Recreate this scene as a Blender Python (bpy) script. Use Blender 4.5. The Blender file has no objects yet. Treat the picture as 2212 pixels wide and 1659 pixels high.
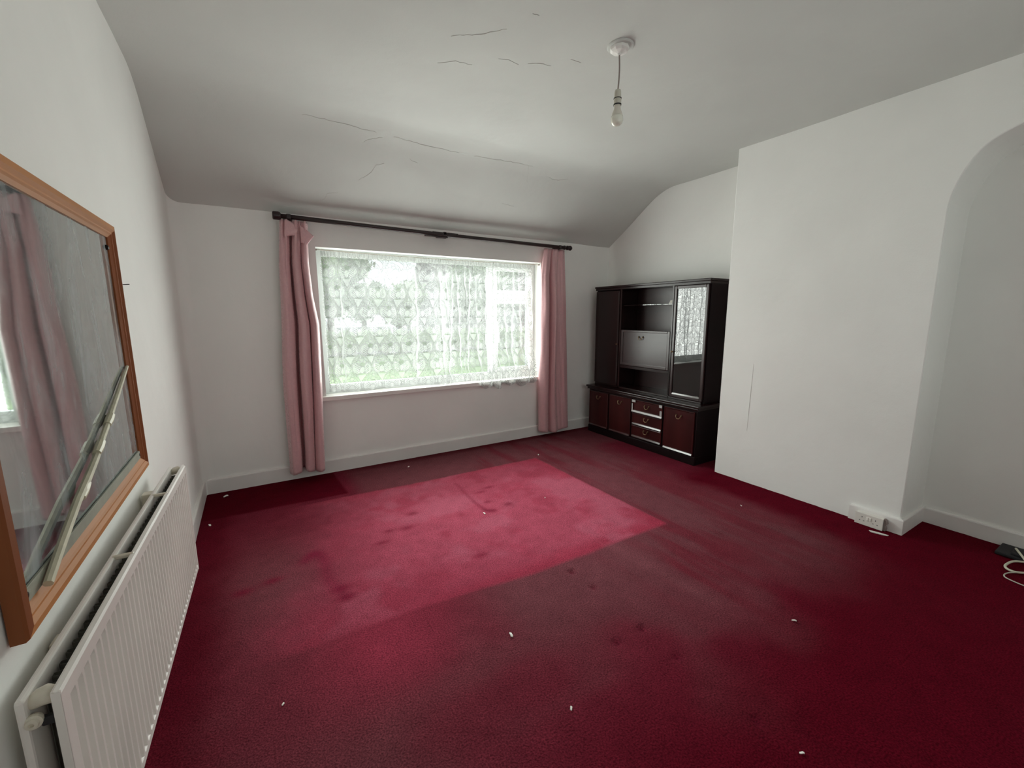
import bpy, bmesh, math, random
import numpy as np
from mathutils import Vector, Matrix, noise as mnoise

random.seed(7)
RNG = np.random.default_rng(11)
S = bpy.context.scene
COL = S.collection

# ------------------------------------------------------------------ camera
W, B = 4.10, 3.747            # right wall plane, chimney breast plane
H, HW, YS = 2.60, 2.1265, 0.747   # ceiling, window wall height, depth of the slope
YB, YC = 1.748, 2.996         # breast from -YB to -YC (then the arched recess)
YBACK = -4.75
XL, XR, ZT, ZB = 0.912, 3.124, 1.896, 0.671   # window opening
cam_d = bpy.data.cameras.new('camera')
cam = bpy.data.objects.new('camera', cam_d)
COL.objects.link(cam)
cam_d.sensor_fit = 'HORIZONTAL'
cam_d.sensor_width = 36.0
cam_d.lens = 920.31 * 36.0 / 2212.0
cam_d.clip_start = 0.02
cam_d.clip_end = 300
yaw, pit, rol = 0.5443, 0.1617, -0.0036
fw = Vector((math.sin(yaw) * math.cos(pit), math.cos(yaw) * math.cos(pit), -math.sin(pit)))
rt = Vector((math.cos(yaw), -math.sin(yaw), 0))
up = rt.cross(fw)
r2 = math.cos(rol) * rt + math.sin(rol) * up
u2 = -math.sin(rol) * rt + math.cos(rol) * up
M = Matrix((r2, u2, -fw)).transposed().to_4x4()
M.translation = Vector((0.4199, -3.8581, 1.3521))
cam.matrix_world = M
S.camera = cam

# ------------------------------------------------------------------ sky and exposure
SKY = 0.85
w = bpy.data.worlds.new('overcast_sky')
S.world = w
w.use_nodes = True
nt = w.node_tree
bg = nt.nodes['Background']
bg.inputs['Color'].default_value = (0.90, 0.97, 1.0, 1)
bg.inputs['Strength'].default_value = SKY
S.view_settings.view_transform = 'Standard'
S.view_settings.look = 'None'
S.view_settings.gamma = 1.0
S.view_settings.exposure = 0.36
S.view_settings.use_curve_mapping = False
S.cycles.max_bounces = 14
S.cycles.diffuse_bounces = 9
S.cycles.glossy_bounces = 6
S.cycles.transmission_bounces = 6
S.cycles.transparent_max_bounces = 24
S.cycles.sample_clamp_indirect = 8.0
S.cycles.caustics_reflective = False
S.cycles.caustics_refractive = False

pl = bpy.data.lights.new('window_portal', 'AREA')
pl.shape = 'RECTANGLE'
pl.size, pl.size_y = XR - XL, ZT - ZB
po = bpy.data.objects.new('window_portal', pl)
COL.objects.link(po)
po.location = ((XL + XR) / 2, 0.20, (ZT + ZB) / 2)
po.rotation_euler = (math.radians(-90), 0, 0)
pl.cycles.is_portal = True


def area_lamp(name, loc, target, sx, sy, power, color):
    # rectangular lamp aimed at a target: window light and the added rear fill
    l = bpy.data.lights.new(name, 'AREA')
    l.shape = 'RECTANGLE'; l.size = sx; l.size_y = sy
    l.energy = power; l.color = color
    o = bpy.data.objects.new(name, l)
    COL.objects.link(o)
    o.location = loc
    o.rotation_euler = (Vector(target) - Vector(loc)).to_track_quat('-Z', 'Y').to_euler()
    return o


area_lamp('sky_daylight', (2.0, 4.6, 5.6), (2.0, 0.0, 1.3), 6.0, 4.0, 2700, (0.95, 0.98, 1.0))
wl = area_lamp('window_daylight', (2.02, 0.104, 1.29), (2.02, -1.0, 1.29), 2.06, 1.06, 57, (0.945, 1.0, 0.94))
wl.data.spread = math.radians(172)
area_lamp('rear_fill_lamp', (2.1, YBACK - 0.06, 1.55), (2.1, 0.0, 1.45), 2.1, 1.1, 6.2, (0.95, 1.0, 0.98))  # unseen fill lamp, added to brighten the room from behind


# ------------------------------------------------------------------ materials
def mat(name, color, rough=0.6, spec=0.4, metal=0.0, coat=0.0, nscale=0, bump=0.0, var=0.0, var_scale=4.0, sheen=0.0, stretch=None):
    m = bpy.data.materials.new(name)
    m.use_nodes = True
    t = m.node_tree
    b = t.nodes['Principled BSDF']
    b.inputs['Base Color'].default_value = (*color, 1)
    b.inputs['Roughness'].default_value = rough
    b.inputs['Specular IOR Level'].default_value = spec
    b.inputs['Metallic'].default_value = metal
    b.inputs['Coat Weight'].default_value = coat
    b.inputs['Coat Roughness'].default_value = 0.12
    b.inputs['Sheen Weight'].default_value = sheen
    tc = t.nodes.new('ShaderNodeTexCoord')
    mp = t.nodes.new('ShaderNodeMapping')
    t.links.new(tc.outputs['Object'], mp.inputs['Vector'])
    if stretch:
        mp.inputs['Scale'].default_value = stretch
    if var > 0:
        n = t.nodes.new('ShaderNodeTexNoise')
        n.inputs['Scale'].default_value = var_scale
        n.inputs['Detail'].default_value = 5
        t.links.new(mp.outputs['Vector'], n.inputs['Vector'])
        r = t.nodes.new('ShaderNodeMapRange')
        r.inputs['To Min'].default_value = 1 - var
        r.inputs['To Max'].default_value = 1 + var
        r.inputs['From Min'].default_value = 0.3
        r.inputs['From Max'].default_value = 0.7
        t.links.new(n.outputs['Fac'], r.inputs['Value'])
        mx = t.nodes.new('ShaderNodeMix')
        mx.data_type = 'RGBA'
        mx.blend_type = 'MULTIPLY'
        mx.inputs['Factor'].default_value = 1
        mx.inputs['A'].default_value = (*color, 1)
        t.links.new(r.outputs['Result'], mx.inputs['B'])
        t.links.new(mx.outputs['Result'], b.inputs['Base Color'])
    if bump > 0:
        n2 = t.nodes.new('ShaderNodeTexNoise')
        n2.inputs['Scale'].default_value = nscale
        n2.inputs['Detail'].default_value = 4
        t.links.new(mp.outputs['Vector'], n2.inputs['Vector'])
        bp = t.nodes.new('ShaderNodeBump')
        bp.inputs['Strength'].default_value = bump
        bp.inputs['Distance'].default_value = 0.01
        t.links.new(n2.outputs['Fac'], bp.inputs['Height'])
        t.links.new(bp.outputs['Normal'], b.inputs['Normal'])
    return m


def plaster(name, color):
    # painted plaster: broad unevenness, fine stipple and faint patches
    m = mat(name, color, rough=0.75, spec=0.25, var=0.03, var_scale=1.6)
    t = m.node_tree
    b = t.nodes['Principled BSDF']
    tc = t.nodes.new('ShaderNodeTexCoord')
    n1 = t.nodes.new('ShaderNodeTexNoise'); n1.inputs['Scale'].default_value = 3.0; n1.inputs['Detail'].default_value = 3
    n2 = t.nodes.new('ShaderNodeTexNoise'); n2.inputs['Scale'].default_value = 120.0; n2.inputs['Detail'].default_value = 2
    t.links.new(tc.outputs['Object'], n1.inputs['Vector']); t.links.new(tc.outputs['Object'], n2.inputs['Vector'])
    b1 = t.nodes.new('ShaderNodeBump'); b1.inputs['Strength'].default_value = 0.22; b1.inputs['Distance'].default_value = 0.05
    b2 = t.nodes.new('ShaderNodeBump'); b2.inputs['Strength'].default_value = 0.12; b2.inputs['Distance'].default_value = 0.003
    t.links.new(n1.outputs['Fac'], b1.inputs['Height']); t.links.new(n2.outputs['Fac'], b2.inputs['Height'])
    t.links.new(b1.outputs['Normal'], b2.inputs['Normal']); t.links.new(b2.outputs['Normal'], b.inputs['Normal'])
    return m


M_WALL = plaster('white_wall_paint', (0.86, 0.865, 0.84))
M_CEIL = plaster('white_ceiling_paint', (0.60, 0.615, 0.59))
M_TRIM = mat('white_gloss_paint', (0.80, 0.78, 0.76), rough=0.35, spec=0.5, nscale=20, bump=0.1, var=0.04)
M_CRACK = mat('crack_shadow_line', (0.58, 0.57, 0.54), rough=0.9)
M_PVC = mat('white_window_plastic', (0.60, 0.62, 0.61), rough=0.3)
M_SILL = mat('sill_gloss_paint', (0.82, 0.80, 0.77), rough=0.3, var=0.05)
M_WOOD = mat('dark_mahogany_foil', (0.014, 0.0045, 0.0045), rough=0.24, spec=0.4, var=0.3, var_scale=6, stretch=(1, 1, 0.08))
M_WOODF = mat('satin_mahogany_panel', (0.024, 0.008, 0.008), rough=0.31, spec=0.6, var=0.3, var_scale=8, stretch=(1, 0.1, 1))
M_WOODR = mat('red_mahogany_door', (0.042, 0.0065, 0.0065), rough=0.33, spec=0.3, var=0.35, var_scale=7, stretch=(1, 1, 0.07))
M_WOODD = mat('dull_mahogany_side', (0.008, 0.003, 0.0035), rough=0.5, spec=0.15, var=0.2, var_scale=6)
M_BEVEL = mat('polished_mahogany_edge', (0.05, 0.02, 0.02), rough=0.16, spec=0.9, coat=1.0)
M_BRASS = mat('aged_brass', (0.24, 0.17, 0.10), rough=0.38, metal=1.0)
M_TAPE = mat('silver_corner_tape', (0.75, 0.76, 0.76), rough=0.22, metal=0.6, spec=0.8)
M_PINE = mat('orange_stained_wood', (0.52, 0.215, 0.07), rough=0.55, spec=0.2, var=0.35, var_scale=5, stretch=(1, 0.08, 1), nscale=30, bump=0.08)
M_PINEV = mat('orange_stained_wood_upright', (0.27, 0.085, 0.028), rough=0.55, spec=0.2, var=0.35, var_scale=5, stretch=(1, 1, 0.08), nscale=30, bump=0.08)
M_BATTEN = mat('dusty_grey_batten', (0.30, 0.31, 0.25), rough=0.7, var=0.15, var_scale=14)
M_STICK = mat('pale_bare_wood', (0.60, 0.57, 0.43), rough=0.6, var=0.12, var_scale=30)
M_STICKT = mat('yellowed_tape', (0.62, 0.58, 0.42), rough=0.4, var=0.1)
M_RAD = mat('radiator_white_enamel', (0.80, 0.77, 0.73), rough=0.35, spec=0.5, var=0.05)
M_RADOLD = mat('yellowed_radiator_metal', (0.66, 0.62, 0.52), rough=0.4, spec=0.4, var=0.15, var_scale=20)
M_FIN = mat('dusty_convector_steel', (0.10, 0.10, 0.085), rough=0.6, var=0.3, var_scale=20)
M_DARK = mat('black_rubber', (0.012, 0.012, 0.014), rough=0.6)
M_POLE = mat('dark_stained_pole', (0.022, 0.010, 0.010), rough=0.35, spec=0.5, var=0.3, var_scale=10)
M_SOCKET = mat('white_socket_plastic', (0.78, 0.75, 0.70), rough=0.35)
M_BULBP = mat('cream_lampholder', (0.56, 0.54, 0.46), rough=0.45)
M_BULBB = mat('lamp_base_plastic', (0.66, 0.62, 0.55), rough=0.5)
M_FLEX = mat('grey_flex', (0.30, 0.25, 0.23), rough=0.6)
M_GLOBE = mat('opal_bulb_glass', (0.80, 0.80, 0.70), rough=0.08, spec=0.6)
M_ROSE = mat('white_rose_plastic', (0.82, 0.81, 0.78), rough=0.4)
M_CABLE = mat('cream_cable', (0.62, 0.60, 0.48), rough=0.5)
M_PAPER = mat('white_paper', (0.88, 0.86, 0.80), rough=0.8)
M_SCREW = mat('dark_screw', (0.02, 0.017, 0.015), rough=0.4, metal=0.8)


def fabric_curtain():
    m = mat('pink_damask_satin', (0.64, 0.375, 0.39), rough=0.42, spec=0.5, sheen=0.3)
    t = m.node_tree
    b = t.nodes['Principled BSDF']
    tc = t.nodes.new('ShaderNodeTexCoord')
    n = t.nodes.new('ShaderNodeTexNoise'); n.inputs['Scale'].default_value = 48; n.inputs['Detail'].default_value = 1.5; n.inputs['Distortion'].default_value = 1.2
    t.links.new(tc.outputs['Object'], n.inputs['Vector'])
    r = t.nodes.new('ShaderNodeValToRGB')
    r.color_ramp.elements[0].position = 0.50; r.color_ramp.elements[1].position = 0.56
    r.color_ramp.elements[0].color = (0.60, 0.345, 0.365, 1); r.color_ramp.elements[1].color = (0.67, 0.40, 0.415, 1)
    t.links.new(n.outputs['Fac'], r.inputs['Fac'])
    t.links.new(r.outputs['Color'], b.inputs['Base Color'])
    rr = t.nodes.new('ShaderNodeMapRange')
    rr.inputs['From Min'].default_value = 0.5; rr.inputs['From Max'].default_value = 0.56
    rr.inputs['To Min'].default_value = 0.44; rr.inputs['To Max'].default_value = 0.24
    t.links.new(n.outputs['Fac'], rr.inputs['Value'])
    t.links.new(rr.outputs['Result'], b.inputs['Roughness'])
    return m


M_CURT = fabric_curtain()


def lace_material():
    m = bpy.data.materials.new('white_lace_net')
    m.use_nodes = True
    t = m.node_tree
    for n in list(t.nodes):
        t.nodes.remove(n)
    out = t.nodes.new('ShaderNodeOutputMaterial')
    at = t.nodes.new('ShaderNodeAttribute'); at.attribute_name = 'weave'   # R thread cover, G outline
    sep = t.nodes.new('ShaderNodeSeparateColor')
    t.links.new(at.outputs['Color'], sep.inputs['Color'])
    col = t.nodes.new('ShaderNodeMix'); col.data_type = 'RGBA'
    col.inputs['A'].default_value = (0.93, 0.95, 0.93, 1); col.inputs['B'].default_value = (0.16, 0.17, 0.165, 1)
    t.links.new(sep.outputs['Green'], col.inputs['Factor'])
    tr = t.nodes.new('ShaderNodeBsdfTranslucent'); df = t.nodes.new('ShaderNodeBsdfDiffuse')
    t.links.new(col.outputs['Result'], tr.inputs['Color']); df.inputs['Color'].default_value = (0.42, 0.43, 0.42, 1)
    # the more edge-on the cloth hangs, the more thread lies in the line of sight
    geo = t.nodes.new('ShaderNodeNewGeometry')
    dot = t.nodes.new('ShaderNodeVectorMath'); dot.operation = 'DOT_PRODUCT'
    t.links.new(geo.outputs['Normal'], dot.inputs[0]); t.links.new(geo.outputs['Incoming'], dot.inputs[1])
    def mth(op, a, b=None):
        n = t.nodes.new('ShaderNodeMath'); n.operation = op
        for k, v in enumerate((a, b)):
            if v is None:
                continue
            if isinstance(v, (int, float)):
                n.inputs[k].default_value = v
            else:
                t.links.new(v, n.inputs[k])
        return n.outputs[0]
    path = mth('MINIMUM', mth('DIVIDE', 1.0, mth('MAXIMUM', mth('ABSOLUTE', dot.outputs['Value']), 0.05)), 7.0)
    fac = mth('SUBTRACT', 1.0, mth('POWER', mth('SUBTRACT', 1.0, sep.outputs['Red']), path))
    cl = t.nodes.new('ShaderNodeMixShader'); cl.inputs['Fac'].default_value = 0.765
    t.links.new(tr.outputs['BSDF'], cl.inputs[1]); t.links.new(df.outputs['BSDF'], cl.inputs[2])
    tp = t.nodes.new('ShaderNodeBsdfTransparent')
    mx = t.nodes.new('ShaderNodeMixShader')
    t.links.new(fac, mx.inputs['Fac'])
    t.links.new(tp.outputs['BSDF'], mx.inputs[1]); t.links.new(cl.outputs['Shader'], mx.inputs[2])
    t.links.new(mx.outputs['Shader'], out.inputs['Surface'])
    return m


M_LACE = lace_material()


def pane_material(name, tint, refl_rough=0.0, ior=1.5):
    # thin clear pane: straight-through light plus a Fresnel reflection
    m = bpy.data.materials.new(name)
    m.use_nodes = True
    t = m.node_tree
    for n in list(t.nodes):
        t.nodes.remove(n)
    out = t.nodes.new('ShaderNodeOutputMaterial')
    tp = t.nodes.new('ShaderNodeBsdfTransparent'); tp.inputs['Color'].default_value = (*tint, 1)
    gl = t.nodes.new('ShaderNodeBsdfGlossy'); gl.inputs['Roughness'].default_value = refl_rough
    fr = t.nodes.new('ShaderNodeFresnel'); fr.inputs['IOR'].default_value = ior
    mx = t.nodes.new('ShaderNodeMixShader')
    t.links.new(fr.outputs['Fac'], mx.inputs['Fac'])
    t.links.new(tp.outputs['BSDF'], mx.inputs[1]); t.links.new(gl.outputs['BSDF'], mx.inputs[2])
    t.links.new(mx.outputs['Shader'], out.inputs['Surface'])
    return m


M_PANE = pane_material('window_glass', (0.97, 0.99, 0.98))
M_CABGLASS = pane_material('smoked_cabinet_glass', (0.62, 0.64, 0.64), 0.02, 2.0)


def mirror_material():
    # silvered glass under streaks of grime
    m = bpy.data.materials.new('grimy_mirror')
    m.use_nodes = True
    t = m.node_tree
    b = t.nodes['Principled BSDF']
    b.inputs['Metallic'].default_value = 1.0
    b.inputs['Base Color'].default_value = (0.74, 0.80, 0.77, 1)
    b.inputs['Roughness'].default_value = 0.03
    d = t.nodes.new('ShaderNodeBsdfDiffuse'); d.inputs['Color'].default_value = (0.46, 0.50, 0.51, 1)
    tc = t.nodes.new('ShaderNodeTexCoord')
    mp = t.nodes.new('ShaderNodeMapping'); mp.inputs['Scale'].default_value = (1, 5.0, 1.6); mp.inputs['Rotation'].default_value = (0.25, 0, 0)
    t.links.new(tc.outputs['Object'], mp.inputs['Vector'])
    n = t.nodes.new('ShaderNodeTexNoise'); n.inputs['Scale'].default_value = 2.2; n.inputs['Detail'].default_value = 6; n.inputs['Distortion'].default_value = 0.6
    t.links.new(mp.outputs['Vector'], n.inputs['Vector'])
    r = t.nodes.new('ShaderNodeMapRange'); r.inputs['From Min'].default_value = 0.45; r.inputs['From Max'].default_value = 0.75
    r.inputs['To Min'].default_value = 0.16; r.inputs['To Max'].default_value = 0.62
    t.links.new(n.outputs['Fac'], r.inputs['Value'])
    mx = t.nodes.new('ShaderNodeMixShader')
    t.links.new(r.outputs['Result'], mx.inputs['Fac'])
    t.links.new(b.outputs['BSDF'], mx.inputs[1]); t.links.new(d.outputs['BSDF'], mx.inputs[2])
    t.links.new(mx.outputs['Shader'], t.nodes['Material Output'].inputs['Surface'])
    return m


M_MIRROR = mirror_material()


def carpet_material():
    m = bpy.data.materials.new('worn_red_carpet')
    m.use_nodes = True
    t = m.node_tree
    b = t.nodes['Principled BSDF']
    b.inputs['Roughness'].default_value = 0.95
    b.inputs['Specular IOR Level'].default_value = 0.02
    b.inputs['Sheen Weight'].default_value = 0.0
    b.inputs['Sheen Tint'].default_value = (1, 0.7, 0.75, 1)
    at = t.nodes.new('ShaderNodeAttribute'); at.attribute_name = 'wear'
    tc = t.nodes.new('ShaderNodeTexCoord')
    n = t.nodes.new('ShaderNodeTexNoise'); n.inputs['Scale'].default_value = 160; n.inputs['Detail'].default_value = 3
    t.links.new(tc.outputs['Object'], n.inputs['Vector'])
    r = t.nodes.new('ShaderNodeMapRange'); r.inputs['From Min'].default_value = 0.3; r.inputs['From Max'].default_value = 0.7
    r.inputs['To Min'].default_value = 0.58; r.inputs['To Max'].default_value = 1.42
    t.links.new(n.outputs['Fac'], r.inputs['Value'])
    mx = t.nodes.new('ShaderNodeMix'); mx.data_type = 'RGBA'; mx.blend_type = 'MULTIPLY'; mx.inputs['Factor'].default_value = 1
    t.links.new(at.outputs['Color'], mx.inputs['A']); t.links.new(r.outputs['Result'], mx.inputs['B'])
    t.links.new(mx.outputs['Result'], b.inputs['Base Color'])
    bp = t.nodes.new('ShaderNodeBump'); bp.inputs['Strength'].default_value = 0.7; bp.inputs['Distance'].default_value = 0.006
    t.links.new(n.outputs['Fac'], bp.inputs['Height']); t.links.new(bp.outputs['Normal'], b.inputs['Normal'])
    return m


M_CARPET = carpet_material()

# ------------------------------------------------------------------ mesh helpers


def obj(name, bm, m, parent=None, smooth=False, recalc=True):
    if recalc:
        bmesh.ops.recalc_face_normals(bm, faces=bm.faces)
    me = bpy.data.meshes.new(name)
    bm.to_mesh(me)
    bm.free()
    if m:
        me.materials.append(m)
    if smooth:
        me.polygons.foreach_set('use_smooth', [True] * len(me.polygons))
    o = bpy.data.objects.new(name, me)
    COL.objects.link(o)
    if parent:
        o.parent = parent
        o.matrix_parent_inverse = Matrix.Translation(-parent.location) if parent.type == 'EMPTY' and not parent.parent else Matrix()
    return o


def tag(o, label=None, cat=None, group=None, kind=None):
    if label:
        o['label'] = label
    if cat:
        o['category'] = cat
    if group:
        o['group'] = group
    if kind:
        o['kind'] = kind
    return o


def thing(name, label, cat, loc, group=None):
    o = bpy.data.objects.new(name, None)
    o.empty_display_size = 0.1
    COL.objects.link(o)
    o.location = loc
    return tag(o, label, cat, group)


def bx(bm, lo, hi, bev=0.0, seg=1):
    r = bmesh.ops.create_cube(bm, size=1.0)
    vs = r['verts']
    for v in vs:
        v.co = Vector([lo[i] + (v.co[i] + 0.5) * (hi[i] - lo[i]) for i in range(3)])
    if bev > 0:
        es = list({e for v in vs for e in v.link_edges})
        bmesh.ops.bevel(bm, geom=es, offset=bev, segments=seg, affect='EDGES', profile=0.6)
    return vs


def box(name, lo, hi, m, parent=None, bev=0.0, seg=1):
    bm = bmesh.new()
    bx(bm, lo, hi, bev, seg)
    return obj(name, bm, m, parent)


def prism(bm, pts, axis, a, b):
    """polygon pts (2D) extruded along axis (0,1,2) from a to b"""
    def to3(p, v):
        q = list(p)
        q.insert(axis, v)
        return Vector(q)
    v0 = [bm.verts.new(to3(p, a)) for p in pts]
    v1 = [bm.verts.new(to3(p, b)) for p in pts]
    n = len(pts)
    bm.faces.new(v0)
    bm.faces.new(list(reversed(v1)))
    for i in range(n):
        j = (i + 1) % n
        bm.faces.new([v0[i], v1[i], v1[j], v0[j]])


def lathe(bm, prof, seg=28, origin=(0, 0, 0), axis='Z'):
    rings = []
    for r, z in prof:
        ring = []
        for k in range(seg):
            a = 2 * math.pi * k / seg
            if axis == 'Z':
                p = Vector((r * math.cos(a), r * math.sin(a), z))
            elif axis == 'X':
                p = Vector((z, r * math.cos(a), r * math.sin(a)))
            else:
                p = Vector((r * math.cos(a), z, r * math.sin(a)))
            ring.append(bm.verts.new(p + Vector(origin)))
        rings.append(ring)
    for i in range(len(rings) - 1):
        for k in range(seg):
            bm.faces.new([rings[i][k], rings[i][(k + 1) % seg], rings[i + 1][(k + 1) % seg], rings[i + 1][k]])
    bm.faces.new(rings[0])
    bm.faces.new(rings[-1])


def tube(bm, pts, r, seg=10, radii=None):
    pts = [Vector(p) for p in pts]
    rings = []
    prev = None
    for i, p in enumerate(pts):
        d = (pts[min(i + 1, len(pts) - 1)] - pts[max(i - 1, 0)]).normalized()
        if prev is None:
            a = d.orthogonal().normalized()
        else:
            a = (prev - d * prev.dot(d)).normalized()
        prev = a
        c = d.cross(a)
        rr = radii[i] if radii else r
        rings.append([bm.verts.new(p + a * rr * math.cos(2 * math.pi * k / seg) + c * rr * math.sin(2 * math.pi * k / seg)) for k in range(seg)])
    for i in range(len(rings) - 1):
        for k in range(seg):
            bm.faces.new([rings[i][k], rings[i][(k + 1) % seg], rings[i + 1][(k + 1) % seg], rings[i + 1][k]])
    bm.faces.new(rings[0])
    bm.faces.new(list(reversed(rings[-1])))


def spline(pts, n):
    """Catmull-Rom through pts, n samples per span"""
    P = [Vector(p) for p in pts]
    P = [2 * P[0] - P[1]] + P + [2 * P[-1] - P[-2]]
    out = []
    for i in range(1, len(P) - 2):
        for k in range(n):
            t = k / n
            a, b, c, d = P[i - 1], P[i], P[i + 1], P[i + 2]
            out.append(0.5 * ((2 * b) + (c - a) * t + (2 * a - 5 * b + 4 * c - d) * t * t + (3 * b - a - 3 * c + d) * t ** 3))
    out.append(P[-2])
    return out


def grid_mesh(name, V, nu, nv, m, parent=None, smooth=True, attr=None):
    """V (nu*nv,3) with index iu*nv+iv"""
    iu, iv = np.meshgrid(np.arange(nu - 1), np.arange(nv - 1), indexing='ij')
    a = (iu * nv + iv).ravel()
    F = np.stack([a, a + nv, a + nv + 1, a + 1], 1)
    me = bpy.data.meshes.new(name)
    me.vertices.add(len(V)); me.vertices.foreach_set('co', np.asarray(V, np.float32).ravel())
    me.loops.add(F.size); me.loops.foreach_set('vertex_index', F.astype(np.int32).ravel())
    me.polygons.add(len(F)); me.polygons.foreach_set('loop_start', (np.arange(len(F)) * 4).astype(np.int32))
    me.polygons.foreach_set('use_smooth', [smooth] * len(F))
    me.update(calc_edges=True)
    me.materials.append(m)
    if attr:
        at = me.attributes.new(attr[0], 'FLOAT_COLOR', 'POINT')
        c = np.ones((len(V), 4), np.float32); c[:, :3] = attr[1]
        at.data.foreach_set('color', c.ravel())
    me.validate()
    o = bpy.data.objects.new(name, me)
    COL.objects.link(o)
    if parent:
        o.parent = parent
        o.matrix_parent_inverse = Matrix.Translation(-parent.location)
    return o


def sstep(a, b, x):
    t = np.clip((x - a) / (b - a), 0, 1)
    return t * t * (3 - 2 * t)


def vnoise(x, y, s, seed=0):
    """smooth value noise on arrays"""
    x = np.asarray(x) * s + seed * 17.3; y = np.asarray(y) * s + seed * 9.1
    xi = np.floor(x).astype(np.int64); yi = np.floor(y).astype(np.int64)
    fx = x - xi; fy = y - yi
    fx = fx * fx * (3 - 2 * fx); fy = fy * fy * (3 - 2 * fy)
    def h(a, b):
        n = (a * 374761393 + b * 668265263 + seed * 1442695) & 0x7fffffff
        n = ((n ^ (n >> 13)) * 1274126177) & 0x7fffffff
        return ((n ^ (n >> 16)) & 0xffff) / 65535.0
    return (h(xi, yi) * (1 - fx) + h(xi + 1, yi) * fx) * (1 - fy) + (h(xi, yi + 1) * (1 - fx) + h(xi + 1, yi + 1) * fx) * fy


def fbm(x, y, s, seed=0):
    return 0.5 * vnoise(x, y, s, seed) + 0.3 * vnoise(x, y, s * 2.1, seed + 1) + 0.2 * vnoise(x, y, s * 4.3, seed + 2)


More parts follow.
